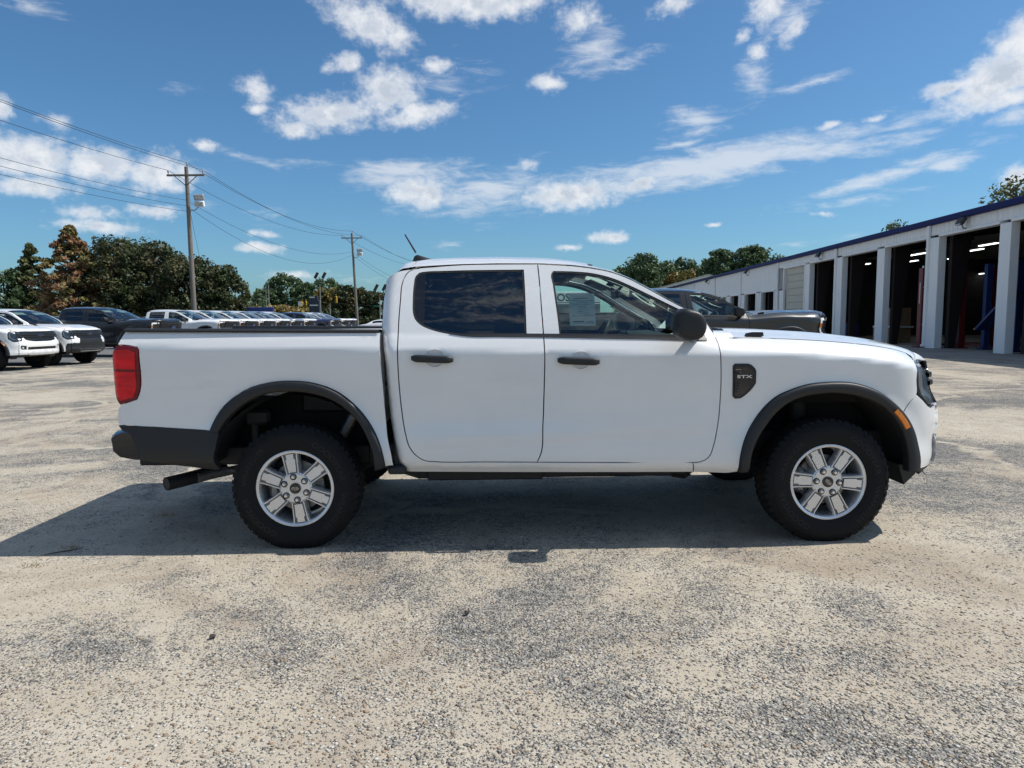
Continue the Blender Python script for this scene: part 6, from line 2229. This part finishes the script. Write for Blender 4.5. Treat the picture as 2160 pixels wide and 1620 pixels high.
        for a, b, z_, h_ in rows:
            w0, w1 = float(Wside(a, z_)) - .0125, float(Wside(b, z_)) - .0125
            dw = (float(Wside(a, z_ + .001)) - float(Wside(a, z_))) / .001
            g.add([(a, -(w0 - dw * h_ / 2), z_ - h_ / 2), (b, -(w1 - dw * h_ / 2), z_ - h_ / 2), (b, -(w1 + dw * h_ / 2), z_ + h_ / 2), (a, -(w0 + dw * h_ / 2), z_ + h_ / 2)], [[0, 1, 2, 3]])
        g.build('printed_line', INK, pp, smooth=False)
        for a, b in ((.87, 1.06), (1.08, 1.28)):
            panel('paper_sheet', [(a, 1.36), (b, 1.36), (b, 1.64), (a, 1.64)], sidef(-1, -.016), (0, -1, 0), PAPER, R, ins=0, flange=0, corner=10)
    # ---- wheels
    k = 1.06 if full else 1.0
    for cx_, sp_ in ((0., spin[0]), (3.27, spin[1])):
        for sd in (-1, 1):
            p = warp_full(np.array([[cx_, sd * .811, .0]]))[0] if full else (cx_, sd * .811, 0)
            make_wheel(R, (p[0], p[1], .376 * k), 0 if sd < 0 else math.pi, sp_, wheel, k)
    WARP[0] = None
    return R

# ---------------------------------------------------------------- the trucks
PSI = math.radians(1.0)
hero = make_pickup('pickup_truck', 'large white crew cab pickup seen side on with silver six spoke wheels', None)
hero.location = (-1.34050, 5.01936, 0.0)
hero.rotation_euler = (0, 0, PSI)

park = make_pickup('pickup_truck', 'white pickup with black wheels and pale bumper cut by the left photo edge', 'pickups parked nose out along the left of the lot', wheel='black', spin=(80, 40), detail=False)
HD = math.radians(-5)


def put(o, nose_u, nose_y, rz=HD, fx=4.13):
    """park a truck so that the middle of its nose stands at the given photo column and depth"""
    x = at(nose_u, 690, nose_y)[0]
    o.location = (x - fx * math.cos(rz), nose_y - fx * math.sin(rz), 0)
    o.rotation_euler = (0, 0, rz)


put(park, 82, 20.6)
park.scale = (1.02,) * 3
o = dup(park, (0, 0, 0), 0, 'white pickup with dark lower bumper and black wheels beside the black pickup')
bmp = [c for c in o.children if c.name.startswith('front_bumper')][0]
panel('bumper_trim', [(-.845, .45), (.845, .45), (.86, .60), (.80, .70), (.30, .71), (.26, .85), (-.26, .85), (-.30, .71), (-.80, .70), (-.86, .60)], frontf(.007), (1, 0, 0), TRIM, bmp, ins=0, flange=.02, corner=30)
put(o, 186, 22.9)

GF = 'full-size pickups parked in the row on the left'
big = make_pickup('full_size_pickup', 'black full-size pickup parked between white pickups on the left', GF, full=True, wheel='black', detail=False)
big.scale = (1.05,) * 3
put(big, 368, 28.0, HD, 4.9)
row = [(37, 392, None, 'nearest white full-size pickup right of the black one'), (39.4, 440, None, 'second white full-size pickup in the row from the black one'), (41.8, 484, None, 'third white full-size pickup in the row from the black one'),
       (44.2, 522, None, 'fourth white full-size pickup in the row left of the silver one'), (46.6, 556, SILVER, 'silver full-size pickup among the white ones in the row'), (49, 588, None, 'white full-size pickup between the silver one and the navy one'),
       (54, 648, NAVY, 'navy blue full-size pickup near the far end of the row'), (56.7, 672, None, 'white full-size pickup just right of the navy one'), (58.9, 688, None, 'last white full-size pickup at the far end of the row')]
for y_, u_, col_, lab in row:
    o = dup(big, (0, 0, 0), 0, lab, GF, {WHITE: col_} if col_ else None)
    # u_ is the column of the upper windscreen corner on the near side
    hx_, hy_ = 2.28 * 1.12 * 1.05, -.62 * 1.06 * 1.05
    y_ *= .95
    x_ = at(u_, 660, y_)[0]
    o.location = (x_ - hx_ * math.cos(HD) + hy_ * math.sin(HD), y_ - hx_ * math.sin(HD) - hy_ * math.cos(HD), 0)
    o.rotation_euler = (0, 0, HD)
o = dup(big, (0, 0, 0), 0, 'dark grey heavy pickup standing behind the white truck in front of the garage', GF, {WHITE: DARKBODY}, scale=1.06)
o['group'] = GF
put(o, 1700, 15.4, math.radians(2.0), 4.75)
for c in big.children_recursive:
    if c.type == 'MESH':
        for sl in c.material_slots:
            if sl.material == WHITE:
                sl.link = 'OBJECT'
                sl.material = BLACKPAINT

def make_car(name, label, prof, L, roof, belt, hw, mat, group=None):
    """small saloon or estate: side profile lofted with tumblehome"""
    R = thing(name, label, 'car', (0, 0, 0), 0, group)
    xs = np.linspace(0, L, 60)
    zt = cr(xs, *prof)
    P = []
    for q in np.linspace(0, 1, 15):
        row = []
        for x_, z_ in zip(xs, zt):
            e = 1 - abs(2 * x_ / L - 1)**5 * .28
            a = q
            if a < .35:
                z = .22 + (belt - .22) * a / .35
                z = min(z, z_)
                y = hw * e * (1 - .10 * (1 - a / .35)**2)
            else:
                b = (a - .35) / .65
                zb_ = min(belt, z_)
                z = zb_ + (z_ - zb_) * min(1, math.sin(b * math.pi / 2)**.8)
                y = hw * e * (1 - .28 * max(0, z - belt) / .55) * (1 - b**4)
            row.append((x_, y, z))
        P.append(row)
    P = np.array(P)
    g = Geo().grid(np.concatenate([P * [1, -1, 1], P[::-1][1:]]))
    g.build('body', mat, R, angle=50)
    for sd in (-1, 1):
        for a, b in ((.30, .49), (.505, .70)):
            V = []
            xs_ = np.linspace(a * L, b * L, 9)
            up = [(x_, min(float(cr(x_, *prof)) - .09, roof - .09)) for x_ in xs_]
            V = [(x_, sd * (hw * (1 - .02)), belt + .02) for x_ in xs_] + [(x_, sd * hw * (1 - .27 * max(0, z_ - belt) / .55), max(z_, belt + .03)) for x_, z_ in up]
            Geo().add(V, [[i, i + 1, 9 + i + 1, 9 + i] for i in range(8)]).build('side_window', GLOSSBLK, R)
        for cx_ in (.19 * L, .80 * L):
            w = Geo().lathe([(.20, -.10), (.27, -.115), (.32, -.09), (.33, 0), (.32, .09), (.2, .10)], 28, 'y', (cx_, sd * (hw - .10), .33)).build('tyre', TYRE, R)
            Geo().lathe([(.20, -.10), (.03, -.095), (0, -.11), (0, .11), (.03, .095), (.20, .10)], 20, 'y', (cx_, sd * (hw - .10), .33)).build('rim', ALLOY, w)
            Geo().lathe([(.36, -.005), (.345, -.005), (.345, .03), (.36, .03)], 24, 'y', (cx_, sd * (hw + .0), .345), closed=True).build('arch_lip', TRIM, R)
    xw = np.linspace(.70 * L, .80 * L, 5)
    return R


SED = ([0, .05, .3, .75, 1.5, 2.1, 2.7, 3.15, 3.5, 4.2, 4.6, 4.7], [.62, .88, .96, 1.03, 1.36, 1.43, 1.42, 1.30, 1.03, .95, .72, .55])
o = make_car('saloon_car', 'white saloon car parked at the far right end of the row beside the cab', SED, 4.7, 1.43, .92, .90, WHITE)
x_ = at(757, 690, 66)[0]
o.location = (x_, 66, -.02)
o.rotation_euler = (0, 0, math.radians(4))
SUV = ([0, .05, .25, .6, 1.6, 2.6, 3.2, 3.7, 4.4, 4.7, 4.8], [.7, 1.1, 1.35, 1.66, 1.74, 1.72, 1.56, 1.12, 1.02, .8, .6])
for u, y_, m_, lab in [(92, 33.5, WHITE, 'white estate car half hidden behind the second white pickup'), (60, 41, BLACKPAINT, 'black estate car roof showing behind the white pickups on the left'), (278, 45, DARKBODY, 'dark estate car showing between the black pickup and the white row')]:
    o = make_car('estate_car', lab, SUV, 4.8, 1.74, 1.08, .95, m_)
    x_ = at(u, 660, y_)[0]
    o.location = (x_, y_, .0)
    o.rotation_euler = (0, 0, math.radians(-72 if m_ is WHITE else -5))
